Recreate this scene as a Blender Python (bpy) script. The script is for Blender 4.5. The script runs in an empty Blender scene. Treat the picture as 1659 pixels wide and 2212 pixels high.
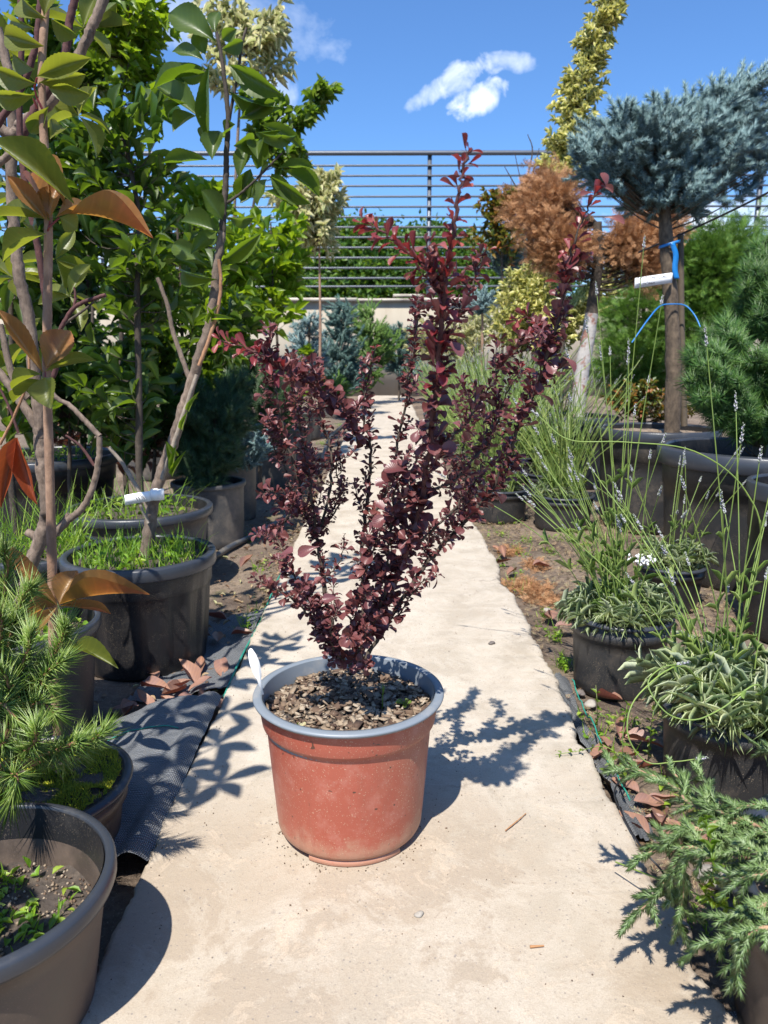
import bpy, math, random
import numpy as np
from math import radians as R_, sin, cos, pi
rng = np.random.default_rng(7)
random.seed(7)

# ------------------------------------------------------------------ camera, sky, sun, exposure
sc = bpy.context.scene
C = sc.collection
CAM_H, PITCH = .75, R_(11.7)
F_, CU, CV = 1660., 829.5, 1106.           # focal length and centre in the photograph's pixels (1659 x 2212)
cam_d = bpy.data.cameras.new('camera'); cam = bpy.data.objects.new('camera', cam_d); C.objects.link(cam)
cam.location = (0, 0, CAM_H); cam.rotation_euler = (pi/2 - PITCH, 0, 0)
cam_d.sensor_fit = 'VERTICAL'; cam_d.sensor_height = 34.6; cam_d.sensor_width = 26
cam_d.lens = F_/2212*34.6; cam_d.clip_start = .02; cam_d.clip_end = 2000
cam_d.dof.use_dof = True; cam_d.dof.focus_distance = 1.25; cam_d.dof.aperture_fstop = 9.5
sc.camera = cam
SUN_AZ, SUN_EL = R_(18.7), R_(59)          # shadows run away from the camera, a little to the right
sd = bpy.data.lights.new('sun', 'SUN'); sun = bpy.data.objects.new('sun', sd); C.objects.link(sun)
sd.energy = 4.9; sd.angle = R_(.53); sd.color = (1, .955, .88)
sun.rotation_euler = (pi/2 - SUN_EL, 0, -SUN_AZ)
sun.location = (0, 0, 10)
sc.view_settings.view_transform = 'Standard'; sc.view_settings.look = 'None'
sc.view_settings.exposure = .78; sc.view_settings.gamma = 1
w = bpy.data.worlds.new('World'); sc.world = w; w.use_nodes = True
wt = w.node_tree; wt.nodes.clear()

class NT:
    """small helper for node trees"""
    def __init__(s, t): s.t = t
    def n(s, typ, **kw):
        nd = s.t.nodes.new('ShaderNode' + typ)
        for k, v in kw.items():
            if k.startswith('_'): setattr(nd, k[1:], v)
            else: s.put(nd.inputs[int(k[1:]) if k[0] == 'i' and k[1:].isdigit() else k.replace('__', ' ')], v)
        return nd
    def put(s, inp, v):
        if isinstance(v, bpy.types.NodeSocket): s.t.links.new(v, inp)
        elif isinstance(v, bpy.types.Node): s.t.links.new(v.outputs[0], inp)
        else:
            if isinstance(v, (tuple, list)) and len(v) == 3 and inp.type == 'RGBA': v = (*v, 1)
            inp.default_value = v
    def math(s, op, a, b=0, c=0, clamp=False):
        nd = s.t.nodes.new('ShaderNodeMath'); nd.operation = op; nd.use_clamp = clamp
        s.put(nd.inputs[0], a); s.put(nd.inputs[1], b); s.put(nd.inputs[2], c)
        return nd.outputs[0]
    def mix(s, f, a, b, mode='MIX'):
        nd = s.t.nodes.new('ShaderNodeMix'); nd.data_type = 'RGBA'; nd.blend_type = mode
        s.put(nd.inputs[0], f); s.put(nd.inputs[6], a); s.put(nd.inputs[7], b)
        return nd.outputs[2]
    def ramp(s, f, stops):
        nd = s.t.nodes.new('ShaderNodeValToRGB'); s.put(nd.inputs[0], f)
        e = nd.color_ramp.elements
        while len(e) < len(stops): e.new(.5)
        for k, (p, c) in enumerate(stops):
            e[k].position = p; e[k].color = (*c, 1) if not isinstance(c, (int, float)) else (c, c, c, 1)
        return nd.outputs[0]
    def noise(s, vec, scale, detail=4, rough=.55, dist=0):
        nd = s.t.nodes.new('ShaderNodeTexNoise')
        if vec is not None: s.put(nd.inputs['Vector'], vec)
        nd.inputs['Scale'].default_value = scale; nd.inputs['Detail'].default_value = detail
        nd.inputs['Roughness'].default_value = rough; nd.inputs['Distortion'].default_value = dist
        return nd.outputs[0]

def ray(u, v):
    a = (u-CU)/F_; b = (v-CV)/F_
    return np.array([a, cos(PITCH)-b*sin(PITCH), -sin(PITCH)-b*cos(PITCH)])
def at(u, v, Y):
    d = ray(u, v); return np.array([0, 0, CAM_H]) + d*Y/d[1]
def gr(u, v, z=0.):
    d = ray(u, v); return np.array([0, 0, CAM_H]) + d*(z-CAM_H)/d[2]

N = NT(wt)
sky = N.n('TexSky', _sky_type='NISHITA', _sun_disc=False, _sun_elevation=SUN_EL, _sun_rotation=pi+SUN_AZ,
          _air_density=1.0, _dust_density=.9, _ozone_density=2.5, _altitude=300)
tc = N.n('TexCoord')
def cloudmask(u, v, su, sv, tilt, amt, ns):
    c = ray(u, v); c = c/np.linalg.norm(c)
    r = np.cross(c, (0, 0, 1)); r /= np.linalg.norm(r); q = np.cross(r, c)
    a = r*cos(tilt)+q*sin(tilt); b = q*cos(tilt)-r*sin(tilt)
    def dot(vec):
        nd = N.n('VectorMath', _operation='DOT_PRODUCT', i0=tc.outputs['Generated'], i1=tuple(vec)); return nd.outputs['Value']
    front = N.math('GREATER_THAN', dot(c), 0)
    x = N.math('DIVIDE', dot(a), su); y = N.math('DIVIDE', dot(b), sv)
    d = N.math('ADD', N.math('POWER', N.math('ABSOLUTE', x), 2), N.math('POWER', N.math('ABSOLUTE', y), 2))
    nz = N.noise(tc.outputs['Generated'], ns, 6, .62, .4)
    m = N.math('SUBTRACT', N.math('ADD', N.math('MULTIPLY', N.math('SUBTRACT', nz, .5), 5.5), .95), d)
    m = N.math('MULTIPLY', N.math('MULTIPLY', m, amt, clamp=True), front)
    return m
skyc = N.mix(.12, sky.outputs[0], (2.4, 4.6, 8.0))
skyc = N.mix(1.0, sky.outputs[0], (.66, .97, 1.32), 'MULTIPLY')
cl = cloudmask(1015, 158, .046, .016, R_(24), .6, 22)
for a in ((1020, 218, .034, .016, R_(22), .7, 24), (925, 205, .034, .011, R_(30), .45, 16), (1105, 135, .03, .010, R_(-5), .35, 16), (600, 195, .03, .035, 0, .5, 9), (1565, 470, .14, .03, R_(5), .6, 11), (1330, 640, .12, .035, 0, .6, 8), (520, 60, .10, .03, 0, .3, 8), (330, 640, .2, .05, 0, .5, 8)):
    cl = N.math('MAXIMUM', cl, cloudmask(*a))
col = N.mix(cl, skyc, (9.0, 9.6, 10.4))
bg = N.n('Background', Color=col, Strength=.09)
out = N.n('OutputWorld'); wt.links.new(bg.outputs[0], out.inputs[0])

# ------------------------------------------------------------------ materials
M = {}
def mat(name):
    m = bpy.data.materials.new(name); m.use_nodes = True; t = m.node_tree; t.nodes.clear()
    n = NT(t); o = n.n('OutputMaterial'); M[name] = m
    return m, n, o
def bumpn(n, h, strength, dist):
    return n.n('Bump', Strength=strength, Distance=dist, Height=h).outputs[0]

def leafmat(name, cols, tcol, trans=.35, rough=.42, back=None, edge=None, rib=None, spec=.5, patch=0, tipc=None):
    """cols: 3 stops along a per-leaf random value; tcol: light passed through; edge: colour towards the rim of the blade"""
    m, n, o = mat(name)
    g = n.n('NewGeometry'); uv = n.n('UVMap'); sp = n.n('SeparateXYZ', Vector=uv.outputs[0])
    c = n.ramp(g.outputs['Random Per Island'], [(0, cols[0]), (.55, cols[1]), (1, cols[2])])
    tcx = n.n('TexCoord')
    nz = n.noise(tcx.outputs['Object'], 60, 3)
    c = n.mix(n.math('MULTIPLY', nz, .5), c, n.mix(1, c, (.62, .66, .6), 'MULTIPLY'))
    e = n.math('MULTIPLY', n.math('ABSOLUTE', n.math('SUBTRACT', sp.outputs[0], .5)), 2)
    if tipc is not None:
        c = n.mix(n.ramp(n.math('ADD', sp.outputs[1], n.math('MULTIPLY', n.math('SUBTRACT', n.noise(tcx.outputs['Object'], 14, 3), .5), 1.6)), [(.25, 0.), (.95, 1.)]), c, tipc)
    if edge is not None:
        k = n.math('ADD', e, n.math('MULTIPLY', n.math('SUBTRACT', nz, .5), .9))
        c = n.mix(n.ramp(k, [(.38, 0.), (.52, 1.)]), c, edge)
    if rib is not None:
        c = n.mix(n.ramp(e, [(.0, 1.), (.10, 0.)]), c, rib)
    if back is not None:
        c = n.mix(n.math('MULTIPLY', g.outputs['Backfacing'], .75), c, back)
    if patch:
        c = n.mix(n.math('MULTIPLY', n.ramp(n.noise(tcx.outputs['Object'], 190, 2), [(.66, 0.), (.72, 1.)]), patch), c, (.16, .09, .04))
    bl_ = n.noise(tcx.outputs['Object'], 22, 4, .6)
    c = n.mix(n.math('MULTIPLY', n.ramp(bl_, [(.4, 0.), (.65, 1.)]), .45), c, n.mix(1, c, (1.5, 1.35, .8), 'MULTIPLY'))
    vc = n.math('POWER', n.math('ABSOLUTE', n.math('SINE', n.math('MULTIPLY', n.math('ADD', sp.outputs[1], n.math('MULTIPLY', e, -.22)), 26))), 14)
    c = n.mix(n.math('MULTIPLY', vc, .22), c, n.mix(1, c, (1.9, 1.8, 1.4), 'MULTIPLY'))
    tm = n.mix(.45, c, tcol)
    vein = n.math('SINE', n.math('MULTIPLY', n.math('ADD', sp.outputs[1], n.math('MULTIPLY', e, -.25)), 75))
    b = bumpn(n, n.math('ADD', n.math('MULTIPLY', vein, .25), nz), .14, .0010)
    p = n.n('BsdfPrincipled', Base__Color=c, Roughness=rough, Normal=b); p.inputs['Specular IOR Level'].default_value = spec
    tr = n.n('BsdfTranslucent', Color=tm)
    t.links.new(n.n('MixShader', i0=trans, i1=p, i2=tr).outputs[0], o.inputs[0]) if False else n.put(o.inputs[0], n.n('MixShader', i0=trans, i1=p, i2=tr).outputs[0])
    return m
leafmat('photinia_leaf', [(.05,.085,.02), (.11,.15,.025), (.2,.2,.03)], (.6,.65,.03), .42, .42, back=(.10,.115,.028), rib=(.22,.24,.08), patch=.6)
leafmat('photinia_young', [(.13,.095,.025), (.19,.12,.035), (.14,.16,.03)], (.9,.42,.07), .42, .40, back=(.23,.13,.06), rib=(.38,.25,.08), patch=.5, tipc=(.34,.085,.045))
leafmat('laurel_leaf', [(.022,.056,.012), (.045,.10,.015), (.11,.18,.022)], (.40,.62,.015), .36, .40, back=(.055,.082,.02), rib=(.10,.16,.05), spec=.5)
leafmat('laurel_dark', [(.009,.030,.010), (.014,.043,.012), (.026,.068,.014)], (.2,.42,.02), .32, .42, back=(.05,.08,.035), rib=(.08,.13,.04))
leafmat('bright_leaf', [(.07,.15,.012), (.11,.2,.014), (.17,.25,.02)], (.62,.85,.02), .46, .38, back=(.12,.19,.03), rib=(.2,.28,.05))
leafmat('pale_leaf', [(.14,.22,.07), (.30,.34,.16), (.5,.42,.32)], (.7,.75,.3), .42, .5, edge=(.55,.52,.34))
leafmat('maple_leaf', [(.04,.10,.014), (.08,.15,.02), (.15,.2,.04)], (.4,.62,.03), .42, .45)
leafmat('euonymus_leaf', [(.08,.14,.02), (.15,.21,.035), (.34,.36,.09)], (.8,.8,.2), .35, .42, edge=(.64,.60,.29))
leafmat('barberry_leaf', [(.045,.016,.024), (.14,.048,.064), (.33,.145,.165)], (.35,.03,.035), .14, .38, back=(.11,.035,.035), rib=(.2,.05,.05), spec=.5)
leafmat('barberry_tip', [(.10,.02,.028), (.20,.035,.045), (.30,.10,.105)], (.8,.05,.05), .24, .35, spec=.5)
leafmat('lavender_leaf', [(.17,.24,.11), (.34,.41,.24), (.56,.60,.47)], (.4,.55,.15), .22, .6)
leafmat('lavender_green', [(.12,.20,.05), (.22,.32,.085), (.38,.46,.17)], (.5,.7,.1), .25, .5)
leafmat('grass_blade', [(.08,.18,.015), (.16,.30,.025), (.30,.40,.06)], (.5,.75,.05), .38, .45)
leafmat('dead_leaf', [(.075,.025,.02), (.16,.048,.038), (.27,.13,.10)], (.5,.12,.05), .15, .5, back=(.28,.17,.14), rib=(.3,.16,.1), patch=.5)
leafmat('dead_hanging', [(.22,.05,.02), (.27,.06,.025), (.3,.075,.03)], (.8,.2,.05), .3, .45, rib=(.12,.03,.02), patch=.5)
leafmat('red_foliage', [(.16,.035,.03), (.28,.07,.05), (.38,.16,.09)], (.6,.15,.08), .25, .5)
leafmat('red_tip_leaf', [(.04,.09,.02), (.11,.13,.02), (.30,.08,.03)], (.5,.4,.05), .33, .35)
leafmat('hedge_leaf', [(.03,.09,.012), (.06,.14,.02), (.11,.2,.03)], (.35,.55,.03), .35, .45)
def needlemat(name, cols, trans=.12, rough=.5, tip=None):
    m, n, o = mat(name)
    g = n.n('NewGeometry')
    c = n.ramp(g.outputs['Random Per Island'], [(0, cols[0]), (.5, cols[1]), (1, cols[2])])
    if tip:
        uv = n.n('UVMap'); sp = n.n('SeparateXYZ', Vector=uv.outputs[0])
        c = n.mix(n.math('MULTIPLY', sp.outputs[1], .6), c, tip)
    p = n.n('BsdfPrincipled', Base__Color=c, Roughness=rough)
    n.put(o.inputs[0], n.n('MixShader', i0=trans, i1=p, i2=n.n('BsdfTranslucent', Color=c)).outputs[0])
    return m
needlemat('spruce_needle', [(.065,.13,.135), (.13,.22,.23), (.26,.38,.38)], .12)
needlemat('pine_dark', [(.012,.04,.014), (.03,.075,.022), (.06,.12,.03)], .12, .45)
needlemat('spruce_dark', [(.025,.07,.06), (.05,.115,.10), (.10,.19,.17)], .12)
needlemat('pine_needle', [(.02,.065,.012), (.045,.125,.022), (.12,.22,.04)], .16, .4)
needlemat('pine_front', [(.07,.14,.015), (.14,.23,.03), (.30,.37,.09)], .16, .38)
needlemat('pine_brown', [(.22,.12,.05), (.30,.17,.08), (.36,.23,.12)], .1)
needlemat('juniper_needle', [(.06,.125,.035), (.12,.20,.065), (.30,.37,.22)], .15, .45, tip=(.20,.29,.07))
needlemat('thuja_green', [(.05,.13,.015), (.10,.21,.025), (.19,.30,.05)], .28)
needlemat('thuja_brown', [(.22,.10,.04), (.46,.23,.10), (.62,.37,.19)], .28, .7)
needlemat('litter_bits', [(.12,.06,.035), (.30,.19,.11), (.36,.36,.19)], .1, .8)
needlemat('moss_tuft', [(.10,.14,.005), (.26,.30,.01), (.42,.41,.02)], .2, .8)
needlemat('bloom', [(.20,.26,.13), (.38,.40,.34), (.50,.47,.58)], .25, .7)

def bark(name, a, b, scale=40, bs=.5):
    m, n, o = mat(name); tcx = n.n('TexCoord')
    mp = n.n('Mapping', Vector=tcx.outputs['Object'], Scale=(1, 1, .55))
    f = n.noise(mp, scale*3, 6, .65); f2 = n.noise(mp, scale*.5, 3)
    c = n.mix(n.ramp(f, [(.3, 0.), (.7, 1.)]), a, b)
    c = n.mix(n.math('MULTIPLY', n.ramp(f2, [(.45, 0.), (.6, 1.)]), .4), c, tuple(x*.45 for x in a))
    n.put(o.inputs[0], n.n('BsdfPrincipled', Base__Color=c, Roughness=.85, Normal=bumpn(n, f, bs, .004)))
bark('bark_grey', (.10,.07,.052), (.27,.20,.15)); bark('bark_tan', (.24,.14,.09), (.42,.26,.17), 30)
bark('bark_dark', (.035,.025,.018), (.10,.075,.055)); bark('bark_spruce', (.05,.035,.024), (.18,.13,.085), 25, 1.)
bark('bark_purple', (.05,.018,.018), (.12,.045,.04)); bark('bark_orange', (.24,.11,.05), (.40,.22,.12))
bark('twig_grey', (.2,.16,.12), (.36,.3,.24))
def plain(name, col, rough=.6, var=.15, scale=30, bump=.1, bd=.002, metal=0, spec=.5, dirt=None, dsc=12, dlo=.5, dhi=.7, speck=None):
    m, n, o = mat(name); tcx = n.n('TexCoord'); v = tcx.outputs['Object']
    f = n.noise(v, scale, 5)
    c = n.mix(f, tuple(x*(1-var) for x in col), tuple(min(1, x*(1+var)) for x in col))
    rr = rough
    if dirt:
        f2 = n.noise(v, dsc, 7, .68); k = n.ramp(f2, [(dlo, 0.), (dhi, 1.)]); c = n.mix(k, c, dirt)
        rr = n.math('ADD', n.math('MULTIPLY', k, .3), rough, clamp=True)
    if speck:
        f3 = n.noise(v, 620, 3, .6); k3 = n.ramp(f3, [(.60, 0.), (.70, 1.)])
        k3 = n.math('MULTIPLY', k3, n.ramp(n.noise(v, 11, 5, .65), [(.42, .03), (.62, .9)]))
        c = n.mix(k3, c, speck)
    p = n.n('BsdfPrincipled', Base__Color=c, Roughness=rr, Metallic=metal, Normal=bumpn(n, f, bump, bd)); p.inputs['Specular IOR Level'].default_value = spec
    n.put(o.inputs[0], p); return m
plain('pot_black', (.013,.013,.015), .40, dirt=(.045,.04,.035), dlo=.55, dhi=.9, speck=(.30,.24,.17), bump=.15)
plain('pot_dusty', (.024,.024,.025), .45, dirt=(.10,.08,.062), dlo=.52, dhi=.78, speck=(.36,.28,.19), bump=.2)
plain('pot_grey', (.055,.053,.052), .55, dirt=(.17,.14,.11), dlo=.45, dhi=.7, speck=(.2,.16,.12))
plain('pot_brown', (.055,.042,.034), .45, dirt=(.12,.085,.062), dlo=.42, dhi=.7, speck=(.2,.15,.11))
plain('rim_dark', (.032,.036,.045), .36, dirt=(.08,.075,.07), dlo=.55, dhi=.85)
plain('rim_blue', (.175,.20,.228), .45, var=.08, dirt=(.33,.31,.28), dlo=.55, dhi=.8)
plain('pot_inner', (.045,.055,.075), .45)
plain('rail_metal', (.09,.10,.12), .4, metal=.3, var=.2)
plain('rope_green', (.02,.22,.16), .6); plain('ribbon_blue', (.01,.17,.48), .4, var=.1)
plain('white_plastic', (.80,.80,.80), .35, var=.03, bump=.02)
plain('ink', (.03,.03,.05), .6); plain('pipe_black', (.05,.055,.065), .35, dirt=(.16,.14,.11))
plain('cable_black', (.015,.015,.018), .4); plain('stone_grey', (.30,.27,.23), .8, var=.4, scale=60, bump=.4)
plain('stone_dark', (.12,.10,.09), .7, var=.4, scale=60, bump=.4)
plain('stake_wood', (.10,.075,.05), .8, var=.4, scale=40)
plain('whitewash', (.40,.37,.345), .85, var=.25, scale=45, bump=.7, bd=.005, dirt=(.26,.13,.10), dsc=16, dlo=.53, dhi=.60)
plain('coping', (.50,.45,.37), .85, var=.2, scale=12, bump=.4, dirt=(.25,.2,.16), dsc=3)
plain('soil_tan', (.22,.165,.115), .9, var=.35, scale=70, bump=1, bd=.006, dirt=(.10,.07,.05), dsc=30)
plain('soil_dark', (.055,.042,.033), .9, var=.5, scale=80, bump=1, bd=.006, dirt=(.13,.10,.075), dsc=40)
plain('woven_dark', (.05,.055,.06), .7)
plain('roof_far', (.35,.3,.27), .8)

# red plastic pot, dusty
m, n, o = mat('terracotta_plastic'); tcx = n.n('TexCoord'); v = tcx.outputs['Object']
f = n.noise(v, 9, 6, .6)
c = n.mix(f, (.29,.064,.039), (.40,.108,.068))
sx = n.n('SeparateXYZ', Vector=v)
side = n.math('ADD', n.math('MULTIPLY', sx.outputs[0], 5.0), n.math('MULTIPLY', n.math('SUBTRACT', f, .5), 2.4))
dust = n.ramp(side, [(.05, 0.), (.85, 1.)])
c = n.mix(n.math('MULTIPLY', dust, .45), c, (.44,.25,.15))
c = n.mix(n.math('MULTIPLY', n.ramp(n.noise(v, 26, 7, .75), [(.5, 0.), (.72, 1.)]), .4), c, (.52,.28,.22))
g1 = n.ramp(n.noise(v, 420, 2, .5), [(.645, 0.), (.68, 1.)])
c = n.mix(n.math('MULTIPLY', g1, n.math('ADD', n.math('MULTIPLY', dust, .6), .45)), c, (.60,.45,.30))
g2 = n.ramp(n.noise(v, 95, 1, .4), [(.735, 0.), (.76, 1.)])
c = n.mix(g2, c, (.10,.045,.03))
mud = n.math('MULTIPLY', n.ramp(n.math('ADD', sx.outputs[2], n.math('MULTIPLY', n.math('SUBTRACT', n.noise(v, 30, 8, .75), .5), .14)), [(.02, 1.), (.055, 0.)]), .6)
c = n.mix(mud, c, (.40,.25,.165))
st_ = n.ramp(n.noise(n.n('Mapping', Vector=v, Scale=(1, 1, .12)), 38, 5, .65), [(.52, 0.), (.66, 1.)])
c = n.mix(n.math('MULTIPLY', st_, .28), c, (.24,.075,.05))
n.put(o.inputs[0], n.n('BsdfPrincipled', Base__Color=c, Roughness=n.math('ADD', n.math('MULTIPLY', dust, .3), .42), Normal=bumpn(n, n.math('ADD', g1, n.math('MULTIPLY', f, .6)), .35, .0012)))

# concrete path
m, n, o = mat('path_concrete'); tcx = n.n('TexCoord'); v = tcx.outputs['Object']
big = n.noise(v, 1.7, 5, .6, .3); med = n.noise(v, 7, 9, .72, .5); fine = n.noise(v, 160, 5, .7); mid2 = n.noise(v, 26, 6, .7)
c = n.mix(n.ramp(med, [(.40, 0.), (.58, 1.)]), (.37,.325,.26), (.55,.495,.415))
mp = n.n('Mapping', Vector=v, Location=(0, -1.0, 0), Scale=(.35, 1, 1))
sy = n.n('SeparateXYZ', Vector=v)
near = n.ramp(n.math('MULTIPLY', sy.outputs[1], .5), [(.52, 1.), (.66, .15)])   # worn surface in the nearest slab
wear = n.math('MULTIPLY', n.ramp(n.math('ADD', n.math('MULTIPLY', med, .55), n.math('MULTIPLY', n.noise(v, 2.6, 4, .55, .2), .5)), [(.505, 0.), (.545, 1.)]), near)
c = n.mix(n.math('MULTIPLY', wear, .8), c, (.245,.19,.135))
c = n.mix(n.math('MULTIPLY', n.ramp(n.noise(v, 4.2, 7, .7, .6), [(.5, 0.), (.66, 1.)]), n.math('MULTIPLY', near, .55)), c, (.30,.225,.15))
c = n.mix(n.math('MULTIPLY', near, .35), c, (.40,.33,.245))
c = n.mix(n.math('MULTIPLY', n.ramp(mid2, [(.3, 0.), (.8, 1.)]), .5), c, (.42,.335,.245))
fk = n.ramp(n.noise(v, 11, 8, .8, .8), [(.555, 0.), (.575, 1.)])
c = n.mix(n.math('MULTIPLY', n.math('MULTIPLY', fk, near), .35), c, (.55,.44,.325))
vr = n.n('TexVoronoi', Vector=v, Scale=120.); vd = n.math('LESS_THAN', vr.outputs['Distance'], .17)
pick = n.n('SeparateXYZ', Vector=vr.outputs['Color'])
agg = n.math('MULTIPLY', vd, n.math('GREATER_THAN', pick.outputs[0], .78))
c = n.mix(n.math('MULTIPLY', agg, .65), c, (.17,.155,.15))
vr2 = n.n('TexVoronoi', Vector=v, Scale=38.); vd2 = n.math('LESS_THAN', vr2.outputs['Distance'], .13)
agg2 = n.math('MULTIPLY', vd2, n.math('GREATER_THAN', n.n('SeparateXYZ', Vector=vr2.outputs['Color']).outputs[1], .9))
c = n.mix(n.math('MULTIPLY', agg2, .35), c, (.2,.17,.15))
c = n.mix(n.math('MULTIPLY', n.ramp(fine, [(.58, 0.), (.66, 1.)]), .5), c, (.20,.16,.13))
c = n.mix(n.math('MULTIPLY', n.ramp(fine, [(.3, 1.), (.38, 0.)]), .4), c, (.62,.56,.47))
crk = n.n('TexVoronoi', Vector=n.n('VectorMath', _operation='ADD', i0=v, i1=n.n('VectorMath', _operation='SCALE', i0=n.n('TexNoise', Vector=v, Scale=7., Detail=6.).outputs[1], Scale=.22)), Scale=1.35, _feature='DISTANCE_TO_EDGE')
ck = n.math('MULTIPLY', n.ramp(crk.outputs[0], [(.0015, 1.), (.0045, 0.)]), n.ramp(n.noise(v, 2.2, 3), [(.50, 0.), (.60, 1.)]))
c = n.mix(n.math('MULTIPLY', ck, .6), c, (.16,.125,.095))
drip = n.ramp(n.noise(v, 17, 9, .78, 1.2), [(.60, 0.), (.66, 1.)])
c = n.mix(n.math('MULTIPLY', drip, .4), c, (.25,.20,.15))
sand = n.noise(v, 520, 3, .7)
c = n.mix(n.math('MULTIPLY', n.ramp(sand, [(.35, 1.), (.65, 0.)]), .4), c, (.22,.18,.14))
h = n.math('ADD', n.math('MULTIPLY', fine, .5), n.math('ADD', n.math('MULTIPLY', med, .8), n.math('MULTIPLY', fk, .1)))
h = n.math('SUBTRACT', h, n.math('MULTIPLY', agg, .4))
n.put(o.inputs[0], n.n('BsdfPrincipled', Base__Color=c, Roughness=.9, Normal=bumpn(n, h, .5, .004)))

# soil
m, n, o = mat('earth'); tcx = n.n('TexCoord'); v = tcx.outputs['Object']
a = n.noise(v, 3, 6, .6); b = n.noise(v, 45, 8, .72); g = n.noise(v, 220, 3, .6)
c = n.mix(n.ramp(a, [(.35, 0.), (.65, 1.)]), (.15,.105,.075), (.33,.25,.18))
c = n.mix(n.ramp(b, [(.35, 0.), (.7, 1.)]), n.mix(1, c, (.5, .48, .46), 'MULTIPLY'), c)
c = n.mix(n.math('MULTIPLY', n.ramp(g, [(.62, 0.), (.68, 1.)]), .6), c, (.40,.34,.27))
c = n.mix(n.math('MULTIPLY', n.ramp(n.noise(v, 5.5, 6, .7), [(.6, 0.), (.68, 1.)]), .6), c, (.09,.11,.02))
n.put(o.inputs[0], n.n('BsdfPrincipled', Base__Color=c, Roughness=.95, Normal=bumpn(n, n.math('ADD', b, n.math('MULTIPLY', g, .3)), .9, .02)))

# woven ground fabric
m, n, o = mat('fabric_weave'); tcx = n.n('TexCoord'); v = tcx.outputs['UV']
def wave(vec, sc_, d): return n.n('TexWave', _bands_direction=d, Vector=vec, Scale=sc_, Distortion=.35, Detail=1.).outputs[1]
wv = n.n('TexWave', _bands_direction='X', Vector=v, Scale=42., Distortion=.8, Detail=1.); wh = n.n('TexWave', _bands_direction='Y', Vector=v, Scale=42., Distortion=.8, Detail=1.)
hh = n.math('MULTIPLY', wv.outputs[1], wh.outputs[1])
nz = n.noise(v, 60, 4)
c = n.mix(n.ramp(hh, [(.05, 0.), (.6, 1.)]), (.07,.075,.082), (.33,.345,.36))
c = n.mix(n.math('MULTIPLY', n.ramp(nz, [(.5, 0.), (.8, 1.)]), .4), c, (.26,.24,.21))
n.put(o.inputs[0], n.n('BsdfPrincipled', Base__Color=c, Roughness=.6, Normal=bumpn(n, hh, .8, .003)))

# rendered wall
m, n, o = mat('wall_plaster'); tcx = n.n('TexCoord'); v = tcx.outputs['Object']
mp = n.n('Mapping', Vector=v, Scale=(1, 1, .18))
st = n.noise(mp, 3.0, 6, .6); a = n.noise(v, 1.2, 5)
c = n.mix(a, (.27,.235,.18), (.40,.35,.275)); c = n.mix(n.math('MULTIPLY', n.ramp(st, [(.5, 0.), (.7, 1.)]), .6), c, (.24,.19,.14))
n.put(o.inputs[0], n.n('BsdfPrincipled', Base__Color=c, Roughness=.9, Normal=bumpn(n, n.noise(v, 40, 5), .3, .01)))

# bark chips
m, n, o = mat('chip_wood'); g = n.n('NewGeometry'); tcx = n.n('TexCoord')
c = n.ramp(g.outputs['Random Per Island'], [(0, (.075,.042,.028)), (.35, (.17,.11,.07)), (.75, (.31,.235,.16)), (1, (.45,.38,.29))])
gr_ = n.noise(n.n('Mapping', Vector=tcx.outputs['Generated'], Scale=(40, 40, 200)), 2, 4)
c = n.mix(n.math('MULTIPLY', gr_, .6), c, n.mix(1, c, (.45, .4, .36), 'MULTIPLY'))
n.put(o.inputs[0], n.n('BsdfPrincipled', Base__Color=c, Roughness=.85, Normal=bumpn(n, gr_, .5, .001)))

# ------------------------------------------------------------------ geometry helpers
def nrm(a):
    a = np.asarray(a, float); return a/np.maximum(np.linalg.norm(a, axis=-1, keepdims=True), 1e-9)
class MB:
    """collects blocks of vertices and faces and links them as ONE mesh object"""
    def __init__(s): s.V = []; s.L = []; s.T = []; s.U = []; s.n = 0
    def add(s, V, loops, tot, uv=None):
        V = np.asarray(V, float); loops = np.asarray(loops, np.int64)
        s.V.append(V); s.L.append(loops + s.n); s.T.append(np.asarray(tot, np.int64)); s.n += len(V)
        s.U.append(np.asarray(uv, float)[loops] if uv is not None else np.tile((.5, .5), (len(loops), 1)))
        return s
    def mesh(s, name, smooth=True):
        me = bpy.data.meshes.new(name)
        V = np.concatenate(s.V).astype(np.float32); L = np.concatenate(s.L).astype(np.int32); T = np.concatenate(s.T).astype(np.int32)
        me.vertices.add(len(V)); me.vertices.foreach_set('co', V.ravel())
        me.loops.add(len(L)); me.loops.foreach_set('vertex_index', L)
        me.polygons.add(len(T)); me.polygons.foreach_set('loop_start', np.concatenate(([0], np.cumsum(T)[:-1])).astype(np.int32))
        me.polygons.foreach_set('loop_total', T)
        if smooth: me.polygons.foreach_set('use_smooth', np.ones(len(T), bool))
        ul = me.uv_layers.new(name='UVMap'); ul.data.foreach_set('uv', np.concatenate(s.U).astype(np.float32).ravel())
        me.update(calc_edges=True); me.validate()
        return me
    def build(s, name, m, parent=None, smooth=True):
        me = s.mesh(name, smooth); me.materials.append(M[m])
        o = bpy.data.objects.new(name, me); C.objects.link(o)
        if parent is not None:
            o.parent = parent; o.matrix_parent_inverse = parent_inv(parent)
        return o
def parent_inv(p):
    from mathutils import Matrix
    return Matrix.LocRotScale(p.location, p.rotation_euler, p.scale).inverted()
def tag(o, label=None, cat=None, group=None, kind=None):
    if label: o['label'] = label
    if cat: o['category'] = cat
    if group: o['group'] = group
    if kind: o['kind'] = kind
    return o
def empty(name, loc, label, cat, group=None):
    o = bpy.data.objects.new(name, None); C.objects.link(o); o.location = tuple(loc); o.empty_display_size = .05
    return tag(o, label, cat, group)
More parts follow.
